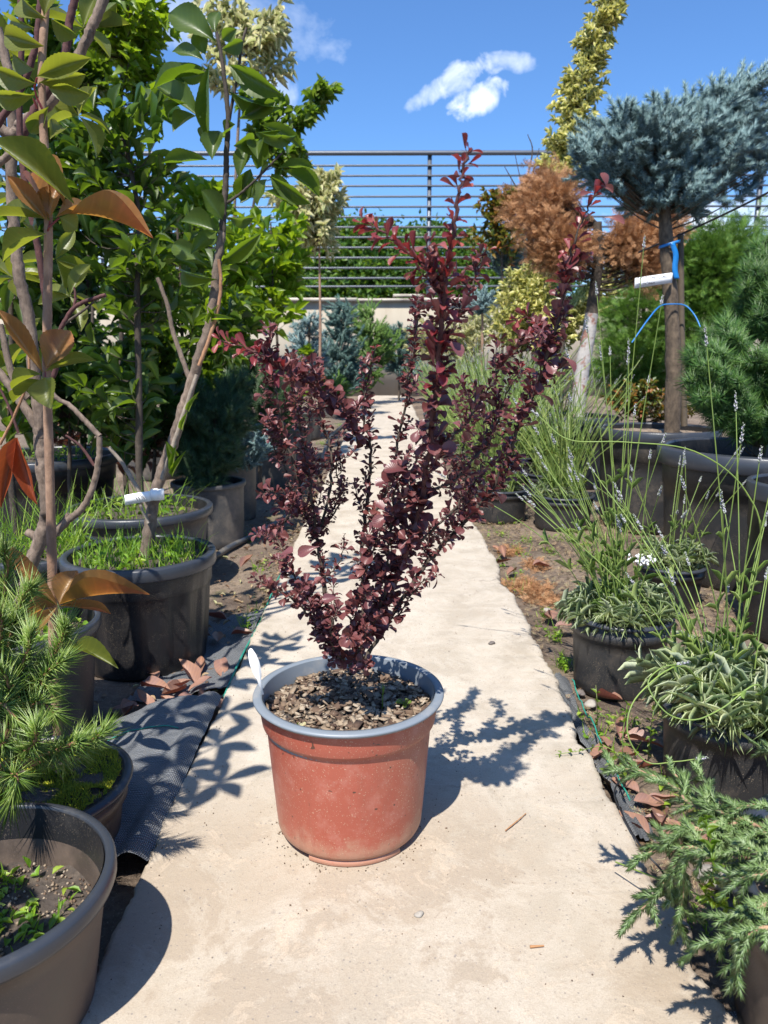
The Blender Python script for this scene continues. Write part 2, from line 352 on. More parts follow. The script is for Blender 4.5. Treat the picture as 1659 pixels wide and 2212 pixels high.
def copy_tree(o, parent=None):
    c = o.copy(); C.objects.link(c)
    if parent is not None: mi = o.matrix_parent_inverse.copy(); c.parent = parent; c.matrix_parent_inverse = mi
    for ch in list(o.children): copy_tree(ch, c)
    return c

def grid(P, closed=False, uv=None):
    """P: (a, b, 3) grid of points -> verts, loops, totals, uv"""
    a, b = P.shape[:2]; idx = np.arange(a*b).reshape(a, b)
    if closed: idx = np.concatenate([idx, idx[:, :1]], 1)
    q = np.stack([idx[:-1, :-1], idx[:-1, 1:], idx[1:, 1:], idx[1:, :-1]], -1).reshape(-1, 4)
    if uv is None:
        u, v = np.meshgrid(np.linspace(0, 1, b), np.linspace(0, 1, a)); uv = np.stack([u, v], -1)
    return P.reshape(-1, 3), q.ravel(), np.full(len(q), 4), uv.reshape(-1, 2)
def smooth_path(pts, n=8):
    p = np.asarray(pts, float)
    if len(p) < 3:
        t = np.linspace(0, 1, n+1)[:, None]; return p[0]*(1-t)+p[-1]*t
    q = np.vstack([2*p[0]-p[1], p, 2*p[-1]-p[-2]]); out_ = []
    for i in range(1, len(q)-2):
        for k in range(n):
            t = k/n; a, b, c_, d = q[i-1], q[i], q[i+1], q[i+2]
            out_.append(.5*((2*b)+(c_-a)*t+(2*a-5*b+4*c_-d)*t*t+(3*b-a-3*c_+d)*t**3))
    out_.append(p[-1]); return np.array(out_)
def tube(mb, pts, r0, r1=None, seg=7, knob=0., rs=None):
    p = np.asarray(pts, float); n = len(p)
    T = nrm(np.gradient(p, axis=0)); ref = np.array([.31, .17, .94]) if abs(T[:, 2]).mean() < .8 else np.array([.97, .2, .1])
    A = nrm(np.cross(T, ref)); B = np.cross(T, A)
    r = np.linspace(r0, r0 if r1 is None else r1, n) if rs is None else np.asarray(rs)
    if knob: r = r*(1+knob*rng.standard_normal(n).clip(-1, 2))
    th = np.linspace(0, 2*pi, seg, endpoint=False)
    P = p[:, None]+r[:, None, None]*(np.cos(th)[None, :, None]*A[:, None]+np.sin(th)[None, :, None]*B[:, None])
    mb.add(*grid(P, True))
    # end caps
    for k, i in ((0, 0), (n-1, n-1)):
        idx = list(range(seg)) if k else list(range(seg))[::-1]
        mb.add(P[i], idx, [seg])
    return mb
def lathe(prof, seg=72, rfun=None):
    """prof: list of (r, z)"""
    th = np.linspace(0, 2*pi, seg, endpoint=False); pr = np.array(prof, float)
    r = pr[:, 0][:, None]*np.ones(seg); z = pr[:, 1][:, None]*np.ones(seg)
    if rfun is not None: r, z = rfun(r, z, th)
    return grid(np.stack([r*np.cos(th), r*np.sin(th), z], -1), True)
def xf(block, loc=(0, 0, 0), rz=0, s=1.):
    V = block[0]*s; c_, s_ = cos(rz), sin(rz)
    V = np.stack([V[:, 0]*c_-V[:, 1]*s_, V[:, 0]*s_+V[:, 1]*c_, V[:, 2]], -1)+np.asarray(loc)
    return (V, *block[1:])
def box(c0, c1):
    x0, y0, z0 = c0; x1, y1, z1 = c1
    V = np.array([(x, y, z) for z in (z0, z1) for y in (y0, y1) for x in (x0, x1)], float)
    q = [0,2,3,1, 4,5,7,6, 0,1,5,4, 2,6,7,3, 0,4,6,2, 1,3,7,5]
    return V, q, [4]*6

# leaf templates: +X along the blade, Y across, Z up; unit length and unit full width
def leaf_tpl(prof, nl=6, nw=4, fold=.35, curl=.25, wave=0.):
    t = np.linspace(0, 1, nl+1); s = np.linspace(-1, 1, nw+1)
    if prof == 'spoon': t = np.sin(t*pi/2)
    W = {'laurel': np.sin(pi*np.clip(t, 0, 1)**1.25)**.85, 'ovate': np.sin(pi*t**.75)**.8, 'spoon': np.where(t < .999, (np.clip((t-.08)/.92, 0, 1)**1.1)*np.sqrt(np.clip(1-((t-.62)/.4).clip(0)**2, 0, 1)), 0)*1.0,
         'strap': np.clip(np.minimum(t*6, (1-t)*4), 0, 1)**.6, 'blade': (1-t)**.6}[prof]
    W = np.maximum(W/W.max(), .04)
    X = t[:, None]*np.ones(nw+1); Y = W[:, None]*s[None]*.5
    Z = fold*1.5*np.abs(Y)**1.45 - curl*t[:, None]**2*.9 + wave*np.sin(t[:, None]*9)*np.abs(s)[None]*.06
    P = np.stack([X*(1-curl*.15*t[:, None]), Y, Z], -1)
    u = (s*.5+.5)[None]*np.ones((nl+1, 1)); v = t[:, None]*np.ones(nw+1)
    return grid(P, False, np.stack([u, v], -1))
def spike_tpl():
    V = np.array([[0, -.5, 0], [0, .25, .43], [0, .25, -.43], [1, 0, 0]], float)
    return V, np.array([0, 1, 3, 1, 2, 3, 2, 0, 3]), np.array([3, 3, 3]), np.array([[0, 0], [1, 0], [.5, 0], [.5, 1]])
def oct_tpl():
    V = np.array([[0, 0, 0], [.45, .5, 0], [.45, 0, .5], [.45, -.5, 0], [.45, 0, -.5], [1, 0, 0]], float)
    f = [0, 2, 1, 0, 3, 2, 0, 4, 3, 0, 1, 4, 5, 1, 2, 5, 2, 3, 5, 3, 4, 5, 4, 1]
    return V, np.array(f), np.full(8, 3), V[:, [1, 0]]+[.5, 0]
def frond_tpl(seed=0, k=6):
    """a flat spray of scale foliage: a stem with tapering side fingers"""
    r = np.random.default_rng(seed); V = []; f = []; uv = []
    def kite(a, d, L, wd):
        d = d/np.linalg.norm(d); pz = np.array([-d[1], d[0], 0]); i = len(V)
        V.extend([a, a+d*L*.45+pz*wd*.75, a+d*L, a+d*L*.45-pz*wd]); f.extend([i, i+3, i+2, i+1]); uv.extend([(.5, 0), (1, .5), (.5, 1), (0, .5)])
    kite(np.zeros(3), np.array([1, 0, 0.]), 1, .022)
    for j in range(k):
        t = .12+.8*j/k
        for sg in (-1, 1):
            L = (.5*(1-t)+.14)*r.uniform(.8, 1.2); d = np.array([1, sg*r.uniform(.7, 1.1), r.uniform(-.35, .35)])
            a = np.array([t, 0, 0.]); kite(a, d, L, .026)
            kite(a+d/np.linalg.norm(d)*L*.35, np.array([1, sg*.15, r.uniform(-.3, .3)]), L*.5, .022)
    V = np.array(V); return V, np.array(f), np.full(len(f)//4, 4), np.array(uv)
LAUREL = [leaf_tpl('laurel', 6, 4, .5, c_, wv_) for c_, wv_ in ((.1, 0), (.3, 1), (.5, 0), (-.1, 1))]
OVATE = [leaf_tpl('ovate', 4, 2, .5, c_) for c_ in (.1, .35, -.1)]
def serrate(b, amt=.035):
    V = b[0].copy(); i = np.round(V[:, 0]*60).astype(int); t = b[3][:, 1]; k = np.round(t*27).astype(int)
    V[:, 1] *= 1+amt*np.where(k % 2, 1, -1)*(np.abs(b[3][:, 0]-.5) > .45)
    V[:, 2] += .012*np.sin(t*13+b[3][:, 0]*3)*np.abs(b[3][:, 0]-.5)*2; V[:, 1] += .03*np.sin(t*pi)
    return (V, *b[1:])
LAUREL_HI = [serrate(leaf_tpl('laurel', 27, 8, f_, c_, wv_)) for f_, c_, wv_ in ((.45, .12, .6), (.6, .3, .4), (.35, .45, .8), (.5, -.1, .5))]
SPOON = [leaf_tpl('spoon', 7, 4, f_, c_) for f_, c_ in ((.3, .15), (.55, .35), (.3, .6), (.4, -.2))]
STRAP = [leaf_tpl('strap', 4, 2, .4, c_) for c_ in (.0, .25, .5)]
BLADE = [leaf_tpl('blade', 5, 1, 0, c_) for c_ in (.1, .35, .7)]
SPK = [spike_tpl()]; OCT = [oct_tpl()]; FROND = [frond_tpl(k) for k in range(3)]; SMALL = [leaf_tpl('ovate', 2, 2, .5, c_) for c_ in (.1, .4)]

def scatter(mb, tpls, P, X, Nn, L, W):
    P = np.asarray(P, float); n = len(P)
    if n == 0: return mb
    X = nrm(X); Y = nrm(np.cross(Nn, X)); Z = np.cross(X, Y); L = np.broadcast_to(L, n); W = np.broadcast_to(W, n)
    which = rng.integers(0, len(tpls), n)
    for k, (V, lo, to, uv) in enumerate(tpls):
        i = np.where(which == k)[0]
        if not len(i): continue
        zs = (W if tpls is SPK or tpls is OCT else L)[i]
        VV = P[i][:, None]+L[i][:, None, None]*V[None, :, :1]*X[i][:, None]+zs[:, None, None]*V[None, :, 2:]*Z[i][:, None]+W[i][:, None, None]*V[None, :, 1:2]*Y[i][:, None]
        m_ = len(i); off = (np.arange(m_)*len(V))[:, None]
        mb.add(VV.reshape(-1, 3), (lo[None]+off).ravel(), np.tile(to, m_), np.tile(uv, (m_, 1)))
    return mb
def perp(T):
    T = nrm(T); ref = np.where(np.abs(T[..., 2:]) < .9, np.array([0, 0, 1.]), np.array([1., 0, 0]))
    A = nrm(np.cross(T, ref)); return A, np.cross(T, A)
def along(pts, spacing, start=0., end=1.):
    """equidistant points and tangents along a polyline"""
    p = np.asarray(pts, float); d = np.linalg.norm(np.diff(p, axis=0), axis=1); s = np.concatenate(([0], np.cumsum(d)))
    q = np.arange(start*s[-1], end*s[-1]+1e-6, spacing)
    if len(q) == 0: q = np.array([s[-1]])
    X = np.stack([np.interp(q, s, p[:, k]) for k in range(3)], -1)
    T = np.gradient(p, axis=0); T = nrm(np.stack([np.interp(q, s, T[:, k]) for k in range(3)], -1))
    return X, T, q/s[-1]
def leafy(mb, tpls, pts, spacing, per, ang, L, W, start=0, end=1., up=.5, jit=.25, lift=0., off=0., size=None):
    """whorls of leaves along a stem"""
    Q, T, f = along(pts, spacing, start, end); n = len(Q)
    a0 = np.arange(n)*2.4+rng.uniform(0, 6)
    Q = np.repeat(Q, per, 0); T = np.repeat(T, per, 0); f = np.repeat(f, per)
    a = np.repeat(a0, per)+np.tile(np.arange(per)*2*pi/per, n)+rng.normal(0, jit, n*per)
    A, B = perp(T); Rr = A*np.cos(a)[:, None]+B*np.sin(a)[:, None]
    an = ang*(1+rng.normal(0, jit, n*per))
    X = T*np.cos(an)[:, None]+Rr*np.sin(an)[:, None]+np.array([0, 0, lift])+rng.normal(0, .12, (n*per, 3))
    Nn = T*(1-up)+np.array([0, 0, up])+rng.normal(0, jit*.7, (n*per, 3))
    s = rng.uniform(.65, 1.15, n*per)*(1 if size is None else size(f))
    return scatter(mb, tpls, Q+nrm(X)*off, X, Nn, L*s, W*s)
def needles(mb, pts, spacing, per, ang, L, W, start=0, end=1., tipbend=True):
    Q, T, f = along(pts, spacing, start, end); n = len(Q)
    Q = np.repeat(Q, per, 0); T = np.repeat(T, per, 0); f = np.repeat(f, per)
    a = rng.uniform(0, 2*pi, n*per); A, B = perp(T); Rr = A*np.cos(a)[:, None]+B*np.sin(a)[:, None]
    an = ang*(1-.6*f**3 if tipbend else 1)+rng.normal(0, .15, n*per)
    X = T*np.cos(an)[:, None]+Rr*np.sin(an)[:, None]
    return scatter(mb, SPK, Q, X, Rr, L*rng.uniform(.7, 1.1, n*per), W)
def bow(a, b, k=.12, n=5, up=True):
    a = np.asarray(a, float); b = np.asarray(b, float); L = np.linalg.norm(b-a)
    m1 = a*.6+b*.4+rng.normal(0, k*.5, 3)*L+(np.array([0, 0, -k*L]) if up else 0)
    return smooth_path([a, m1, b], n)
def ell(n, c, r, shell=.5):
    d = nrm(rng.standard_normal((n, 3))); q = rng.uniform(shell, 1, (n, 1))
    return np.asarray(c)+d*q*np.asarray(r)
def pxr(du, Y): return du/F_*(Y*cos(PITCH)+.1)      # pixels of the photograph -> metres at distance Y

# ------------------------------------------------------------------ plant pots
def potfit(uL, uR, vr, vb, g=-.05, br=.78):
    R = .15; um = (uL+uR)/2
    for _ in range(40):
        Yc = gr(um, vb, g)[1]+br*R; P = at(um, vr, Yc); R = (uR-uL)/2/F_*(Yc*cos(PITCH)-(P[2]-CAM_H)*sin(PITCH))
    return P[0], Yc, P[2], R
SOILS = {}
def pot(name, label, x, y, ztop, R, g=-.05, br=.78, wall='pot_black', rim='rim_dark', soil='soil_dark', fill=.75, style='band', group=None, rimh=.03, seg=72, rz=0.):
    h = ztop-g; e = empty(name, (x, y, g), label, 'plant pot', group or 'plastic plant pots beside the path')
    rb = R*br; ro = R*(.96 if style == 'plain' else .94); zs = h*.86; lip = R*(.035 if style == 'plain' else .055)
    def rf(r, z, th):
        if style == 'flute':
            k = np.clip(1-np.abs(z/h-.42)/.36, 0, 1)**.4*(r > rb*.9)
            fl = np.clip(np.cos(th*16)*2.2, -1, 1)*.5-.5
            r = r+fl*R*.045*k
        return r, z
    mb = MB()
    if style == 'flute': pr = [(0, .002), (rb*.97, .002), (rb, .012), (rb+(ro-rb)*.3, h*.22), (rb+(ro-rb)*.34, h*.25), (rb+(ro-rb)*.6, h*.55), (rb+(ro-rb)*.72, h*.70), (ro*.975, h*.72), (ro*.985, h*.735), (ro*.995, h*.88)]
    elif style == 'big': pr = [(0, .002), (rb*.97, .002), (rb, .015), (rb+(ro-rb)*.45, h*.45), (rb+(ro-rb)*.7, h*.70), (ro*.985, h*.705), (ro, h*.9)]
    elif style == 'ring': pr = [(0, .002), (rb*.95, .002), (rb, .012), (rb+(ro-rb)*.62, h*.74), (ro*.992, h*.75), (ro, h*.85), (ro*.975, h*.86), (ro*.985, h*.95)]
    else: pr = [(0, .002), (rb*.97, .002), (rb, .01), (rb+(ro-rb)*.8, zs), (ro, zs+.004), (ro*1.005, h*.97)]
    wt_ = R*.035
    pr2 = list(pr)+[(pr[-1][0]-wt_, h*.985), (rb-wt_+(ro-rb)*.4, h*.5)]
    # dense rings so flutes stay crisp
    P2 = [pr2[0]]
    for a, b in zip(pr2[:-1], pr2[1:]):
        k = max(1, int(abs(b[1]-a[1])/h*10)); P2 += [(a[0]+(b[0]-a[0])*j/k, a[1]+(b[1]-a[1])*j/k) for j in range(1, k+1)]
    mb.add(*xf(lathe(P2, seg*2 if style == 'flute' else seg, rf), (x, y, g), rz))
    mb.build('wall', wall, e)
    mb = MB(); a = ro*.985-wt_*.8
    pr = [(a, h-rimh*.3), (a+.001, h-.002), (a+lip*.4, h), (R*.985, h-.0015), (R, h-.006), (R, h-rimh+.004), (R*.99, h-rimh), (ro*.99, h-rimh)]
    if style == 'ring': pr = [(a, h-.012), (a, h-.001), (ro*1.0, h), (R*.985, h-.003), (R, h-.006), (R*.99, h-.010), (ro, h-.013)]
    mb.add(*xf(lathe(pr, seg), (x, y, g))); mb.build('rim', rim, e)
    zf = h*fill; rs = rb+(ro-rb)*fill-wt_; k = 14
    rr = np.linspace(0, rs*1.0, k); th = np.linspace(0, 2*pi, 40, endpoint=False)
    Z = g+zf+rng.normal(0, .0022, (k, 40))+(.05*rs*(1-(rr/rs)**2))[:, None]
    Pp = np.stack([x+rr[:, None]*np.cos(th), y+rr[:, None]*np.sin(th), Z], -1)
    MB().add(*grid(Pp, True)).build('soil', soil, e)
    MB().add(*xf(lathe([(pr[-1][0]-wt_-.0006, h*.984), (rs-.001, zf-.01)], seg), (x, y, g))).build('inner_wall', 'pot_black', e)
    return e, np.array([x, y, g+zf]), rs
def grass(label, c, r, n, L, kind='grass', name='grass', m='grass_blade', lean=.35, extra=0, ls=1.):
    a = rng.uniform(0, 2*pi, n); q = r*np.sqrt(rng.uniform(0, 1, n)); P = np.stack([c[0]+q*np.cos(a), c[1]+q*np.sin(a), np.full(n, c[2])], -1)
    X = np.stack([rng.normal(0, lean, n), rng.normal(0, lean, n), np.ones(n)], -1); Nn = rng.standard_normal((n, 3))*[1, 1, .1]
    mb = MB(); l = L*rng.uniform(.3, 1.1, n); scatter(mb, BLADE, P, X, Nn, l, np.full(n, .0035)*(.6+l/L*.5))
    if extra:
        i = rng.integers(0, n, extra); leaf_P = P[i]+np.stack([rng.normal(0, .01, extra), rng.normal(0, .01, extra), rng.uniform(.005, L*.4, extra)], -1)
        scatter(mb, OVATE, leaf_P, rng.standard_normal((extra, 3))*[1, 1, .25]+[0, 0, .3], np.array([0, 0, 1.])+rng.normal(0, .3, (extra, 3)), ls*rng.uniform(.015, .035, extra), ls*rng.uniform(.008, .016, extra))
    o = mb.build(name, m); return tag(o, label, kind, None, 'stuff')

# ------------------------------------------------------------------ the setting
GZ = -.05
def wobble(x, s, seed=0.):
    return sin(x*s+seed)+.6*sin(x*s*2.3+seed*2.1)+.4*sin(x*s*5.1+seed*3.7)+.25*sin(x*s*11.7+seed)
# earth: fine near the camera, then on to the horizon
xs = np.concatenate([[-120, -30, -10], np.linspace(-4, 4, 150), [10, 30, 120]]); ys = np.concatenate([[-30, -5], np.linspace(-1, 6, 150), np.linspace(6.3, 16, 20), [40, 200]])
Xg, Yg = np.meshgrid(xs, ys)
Zg = GZ+.006*np.sin(Xg*9+Yg*3)*np.sin(Yg*7)+.004*np.sin(Xg*31+Yg*13)+rng.normal(0, .0028, Xg.shape)
MB().add(*grid(np.stack([Xg, Yg, Zg], -1))).build('ground', 'earth')['kind'] = 'structure'
# the cast path, edges chipped
ny = 900; yy = np.concatenate([np.linspace(-.6, 4, 700), np.linspace(4.02, 13.9, 200)])
el = np.array([-.358+.0028*wobble(t, 3.1, 1)+.0016*wobble(t, 23, 4) for t in yy])+rng.normal(0, .0013, len(yy)); er = np.array([.408+.006*wobble(t, 2.3, 2)+.0028*wobble(t, 17, 5) for t in yy])+rng.normal(0, .0018, len(yy))
for yc_, dp_, wd_ in ((1.22, .014, .05), (1.0, .012, .05), (1.40, .016, .03), (1.62, .012, .06), (2.0, .014, .05), (.83, .015, .03), (2.5, .02, .08), (1.83, .01, .02)):
    er -= dp_*np.exp(-((yy-yc_)/wd_)**2)
cols_ = []
for f_, dz in ((0, -.055), (0, -.012), (.004, -.002), (.013, 0), (.25, 0), (.5, .001), (.75, 0), (.985, 0), (.996, -.003), (1, -.012), (1, -.055)):
    j = rng.normal(0, .0012, len(yy)) if f_ in (0, 1, .006, .993) else 0
    cols_.append(np.stack([el+(er-el)*f_+j, yy, np.full(len(yy), dz)], -1))
MB().add(*grid(np.stack(cols_, 1))).build('path', 'path_concrete')['kind'] = 'structure'

# garden wall with its slabs and the metal fence on top
wy = 14.6; wt_z = at(760, 645, wy)[2]
e = empty('garden_wall', (0, wy, GZ), 'long beige rendered wall closing off the end of the path', 'wall')
MB().add(*box((-16, wy, GZ-.1), (16, wy+.22, wt_z-.05))).build('wall_face', 'wall_plaster', e, False)
x = -16.
while x < 16:
    l = random.uniform(1.0, 2.2); dz = random.uniform(-.015, .02); a, b = x+.012, min(x+l, 16)
    mb = MB().add(*box((a, wy-.06-random.uniform(0, .05), wt_z-.047), (b, wy+.26, wt_z+.01+dz)))
    mb.build('coping_slab', 'coping', e, False); x += l
tl = at(882, 634, wy+.1); mb = MB().add(*box((tl[0]-.28, wy-.05, wt_z+.034), (tl[0]+.28, wy+.2, wt_z+.075))); tag(mb.build('stone_slab', 'coping', None, False), 'loose flat stone slab lying on top of the beige wall', 'stone')
e = empty('metal_fence', (0, wy+.35, wt_z), 'dark grey metal fence of thin horizontal rails above the beige wall', 'fence')
fy = wy+.35; vs_ = [332, 359, 381, 403, 426, 448, 470, 492, 514, 536, 558, 580, 602, 620]
for i, v_ in enumerate(vs_):
    z = at(928, v_, fy)[2]; rr = .042 if i == 0 else .019
    mb = MB(); tube(mb, [(-16, fy, z+.03), (-5, fy, z), (5, fy, z+.02), (16, fy, z+.03)], rr, seg=6); mb.build('rail', 'rail_metal', e)
zt = at(928, 332, fy)[2]
for u_ in (-510, 210, 928, 1645, 2362):
    p = at(u_, 400, fy); mb = MB().add(*box((p[0]-.038, fy+.02, GZ), (p[0]+.038, fy+.09, zt+.03))); mb.build('post', 'rail_metal', e, False)

# woven fabric laid by the path (left), with its folded edge; two scraps on the right
def cloth(name, fn, nu, nv, label, extra=None):
    u, v = np.meshgrid(np.linspace(0, 1, nu), np.linspace(0, 1, nv))
    P = np.array([[fn(a, b) for a, b in zip(ra, rb)] for ra, rb in zip(u, v)])
    o = MB().add(*grid(P)).build(name, 'fabric_weave'); tag(o, label, 'ground fabric', 'woven ground fabric beside the path'); return o
def f1(a, b):                       # a across towards the path, b away from the camera
    Y = 1.03+b*.47+.10*a*b; xl = -.72+.03*b; x_ = xl+(-.358-xl)*a
    z = -.036+.062*math.sin(min(1, a*1.02)**1.6*2.2)*(.55+.45*b)+0*a**2+.006*wobble(a*3+b*5, 2.0, 1)*.5+.004*wobble(b*9, 1.3, 2)*a
    if a > .86: z += .012*math.sin((a-.86)/.14*pi)
    if b > .9: z += -.02*((b-.9)/.1)**2
    return x_, Y, z
fb = cloth('ground_fabric', f1, 60, 60, 'dark woven fabric lying bunched along the left edge of the path')
def strip(nm, fn, m, parent, r): mb = MB(); tube(mb, [fn(t) for t in np.linspace(0, 1, 24)], r, seg=5); return mb.build(nm, m, parent)
strip('green_thread', lambda t: tuple(np.array(f1(.12+.72*t, .70+.05*math.sin(t*3)-.0*t))+[0, 0, .0022]), 'rope_green', fb, .0014)
mb = MB(); _ = (lambda *a, **k: None)(mb, [np.array(f1(.93+.03*sin(t*7), t))+[.0, 0, .010+.003*sin(t*23)] for t in np.linspace(.02, .97, 50)], .006, seg=9, knob=.15)
def f2(a, b): return -.60+.235*a, 1.66+.55*b+.04*a, -.044+.03*a**3+.004*wobble(a*4+b*6, 2, 3)
fb2 = cloth('ground_fabric', f2, 30, 40, 'flat strip of dark woven fabric under dead leaves before the ribbed pot')
strip('green_thread', lambda t: (-.362, 1.62+1.0*t, -.012+.006*sin(t*9)), 'rope_green', fb2, .003)
def f3(a, b): return .400+.05*a+.01*sin(b*7), 1.12+.66*b, -.020-.022*a+.006*wobble(a*3+b*9, 2, 5)
fb3 = cloth('ground_fabric', f3, 20, 60, 'grey woven fabric strip with green thread along the right path edge')
strip('green_thread', lambda t: (.425+.02*t, 1.2+.5*t, -.012+.006*wobble(.3+(.04+.8*t)*9, 2, 5)), 'rope_green', fb3, .0016)
def f4(a, b): return .395+.5*a, .3+.5*b, -.040+.003*wobble(a*5+b*5, 2, 7)
cloth('ground_fabric', f4, 20, 20, 'dark woven fabric in the shade below the corner juniper pot')

# irrigation pipe
mb = MB(); tube(mb, smooth_path([gr(440, 1220, -.03), gr(500, 1180, -.03), gr(600, 1128, -.03), gr(640, 1095, -.02), gr(652, 1050, -.02), (-.44, 5.2, -.02), (-.5, 7, -.02), (-.42, 9, -.02)], 10), .013, seg=10)
tag(mb.build('irrigation_pipe', 'pipe_black'), 'thin black irrigation pipe on the soil left of the path', 'pipe')

# ------------------------------------------------------------------ the red pot on the path
px_, py_, rt_, RR = -.055, 1.122, .234, .148
e = empty('plant_pot', (px_, py_, 0), 'red terracotta plastic pot with grey-blue rim in the middle of the path', 'plant pot')
th_ = np.linspace(0, 2*pi, 144, endpoint=False)
def foot(r, z, th):
    gap = (np.sin(th*3+.9) > .45)*1.
    z = z+np.where((z < .011)[...], gap[None, :]*.0, 0); return r, z
pr = [(0, .006), (.104, .006), (.106, .013), (.113, .0135), (.1155, .019), (.119, .06), (.1225, .105), (.126, .15), (.1285, .182), (.1292, .1855), (.1315, .1875), (.1342, .189), (.1352, .192), (.1370, .205), (.1385, .222), (.139, .231)]
P2 = [pr[0]]
for a, b in zip(pr[:-1], pr[1:]):
    k = max(1, int((b[1]-a[1])/.008)); P2 += [(a[0]+(b[0]-a[0])*j/k, a[1]+(b[1]-a[1])*j/k) for j in range(1, k+1)]
blk = lathe(P2, 144, lambda r, z, th: (r*(1+.006*np.sin(th*2+.5)*(z/.23)), z))
MB().add(*xf(blk, (px_, py_, 0))).build('wall', 'terracotta_plastic', e)
for k in range(3):
    a0 = -pi/2-.55+k*2.1; aa = np.linspace(a0, a0+1.35, 30); P = []
    for r, z in ((.100, .0005), (.1095, .0005), (.1115, .003), (.1105, .012), (.100, .012)): P.append(np.stack([px_+r*np.cos(aa), py_+r*np.sin(aa), np.full(30, z)], -1))
    MB().add(*grid(np.array(P+[P[0]]))).build('foot', 'terracotta_plastic', e)
MB().add(*xf(lathe([(.1335, .229), (.1345, .2338), (.1385, .2346), (.1440, .2341), (.1475, .2330), (.1484, .2308), (.1477, .2290), (.1455, .2284), (.1448, .2264), (.1395, .2260)], 144, lambda r, z, th: (r*(1+.005*np.sin(th*2+.5)), z)), (px_, py_, 0))).build('rim', 'rim_blue', e)
MB().add(*xf(lathe([(.1335, .2335), (.132, .222), (.1295, .190), (.127, .17)], 96, lambda r, z, th: (r*(1+.006*np.sin(th*2+.5)), z)), (px_, py_, 0))).build('inner_wall', 'rim_blue', e)
k = 30; rr = np.linspace(0, .129, k); th = np.linspace(0, 2*pi, 90, endpoint=False)
def soilz(x, y): return .206+.010*np.exp(-((x-px_)**2+(y-py_)**2)/.004)+.003*np.sin(x*90)*np.sin(y*70)
Xs = px_+rr[:, None]*np.cos(th); Ys = py_+rr[:, None]*np.sin(th); MB().add(*grid(np.stack([Xs, Ys, soilz(Xs, Ys)+rng.normal(0, .0015, Xs.shape)], -1), True)).build('soil', 'soil_dark', e)
# bark chips
mb = MB(); nchip = 1500
V0, lo, to = box((-.5, -.5, -.5), (.5, .5, .5)); Vc = []
for i in range(nchip):
    a = random.uniform(0, 2*pi); q = .1275*math.sqrt(random.random()); x_, y_ = px_+q*cos(a), py_+q*sin(a)
    big = random.random()**2.2; d = np.array([.004+.014*big, .003+.007*big, .0012+.002*random.random()])*random.uniform(.7, 1.3)
    V = V0*d*(1+rng.uniform(-.25, .25, V0.shape))
    A = nrm(rng.standard_normal(3)*[1, 1, .35]); Nn = nrm(np.array([0, 0, 1])+rng.normal(0, .35, 3)); B = nrm(np.cross(Nn, A)); A = np.cross(B, Nn)
    mb.add(V@np.stack([A, B, Nn])+[x_, y_, float(soilz(x_, y_))+.002+.006*random.random()], lo, to)
tag(mb.build('bark_mulch', 'chip_wood', None, False), 'brown wood chips covering the soil of the red pot', 'mulch', None, 'stuff')
# white plant tag
def flat_shape(outline, thick):
    n_ = len(outline); V = np.array([(a, -thick, b) for a, b in outline]+[(a, thick, b) for a, b in outline]); f = list(range(n_))+list(range(2*n_-1, n_-1, -1)); t = [n_, n_]
    for i in range(n_): j = (i+1) % n_; f += [i, i+n_, j+n_, j]; t.append(4)
    return V, f, t
oc = [(.0015, 0), (.0035, .022), (.0055, .026), (.0075, .036), (.0078, .048), (.006, .058), (.0025, .066), (0, .0665), (-.003, .064), (-.0058, .055), (-.0068, .045), (-.006, .034), (-.0045, .026), (-.0025, .022), (-.0015, 0)]
V, f_, t_ = flat_shape(oc, .0005); tp = at(562, 1500, 1.075)
V = V@np.array([[cos(.25), sin(.25), 0], [-sin(.25), cos(.25), 0], [0, 0, 1]]); V[:, 0] -= V[:, 2]*.28; V[:, 1] += .2*V[:, 2]
tag(MB().add(V*1.02+[tp[0]+.004, tp[1], tp[2]], f_, t_).build('plant_tag', 'white_plastic', None, False), 'small white plastic plant tag stuck in the left side of the red pot', 'plant tag')
# seedlings in the pot
for (u_, v_, lab) in ((870, 1492, 'tiny green seedling with round leaves near right rim of red pot'), (640, 1520, 'pale yellowish seedling near left front of the red pot'), (825, 1450, 'thin grassy sprout standing in chips behind the middle of red pot')):
    p = at(u_, v_+8, 1.10 if v_ < 1500 else 1.03); p[2] = .203; e2 = empty('seedling', p, lab, 'seedling')
    mb = MB(); tip = p+[.002, 0, .022 if u_ != 825 else .045]; tube(mb, [p, tip], .0007, seg=5); mb.build('stem', 'bright_leaf', e2)
    mb = MB(); n_ = 5 if u_ != 825 else 7; a = np.arange(n_)*2.4
    scatter(mb, SPOON if u_ != 825 else BLADE, np.tile(tip, (n_, 1))-np.stack([0*a, 0*a, rng.uniform(0, .012, n_)], -1), np.stack([np.cos(a), np.sin(a), a*0+.35+(u_ == 825)*2], -1), np.tile([0, 0, 1.], (n_, 1))+rng.normal(0, .2, (n_, 3)), .013, .007 if u_ != 825 else .0015); mb.build('leaves', 'bright_leaf' if u_ != 640 else 'pale_leaf', e2)

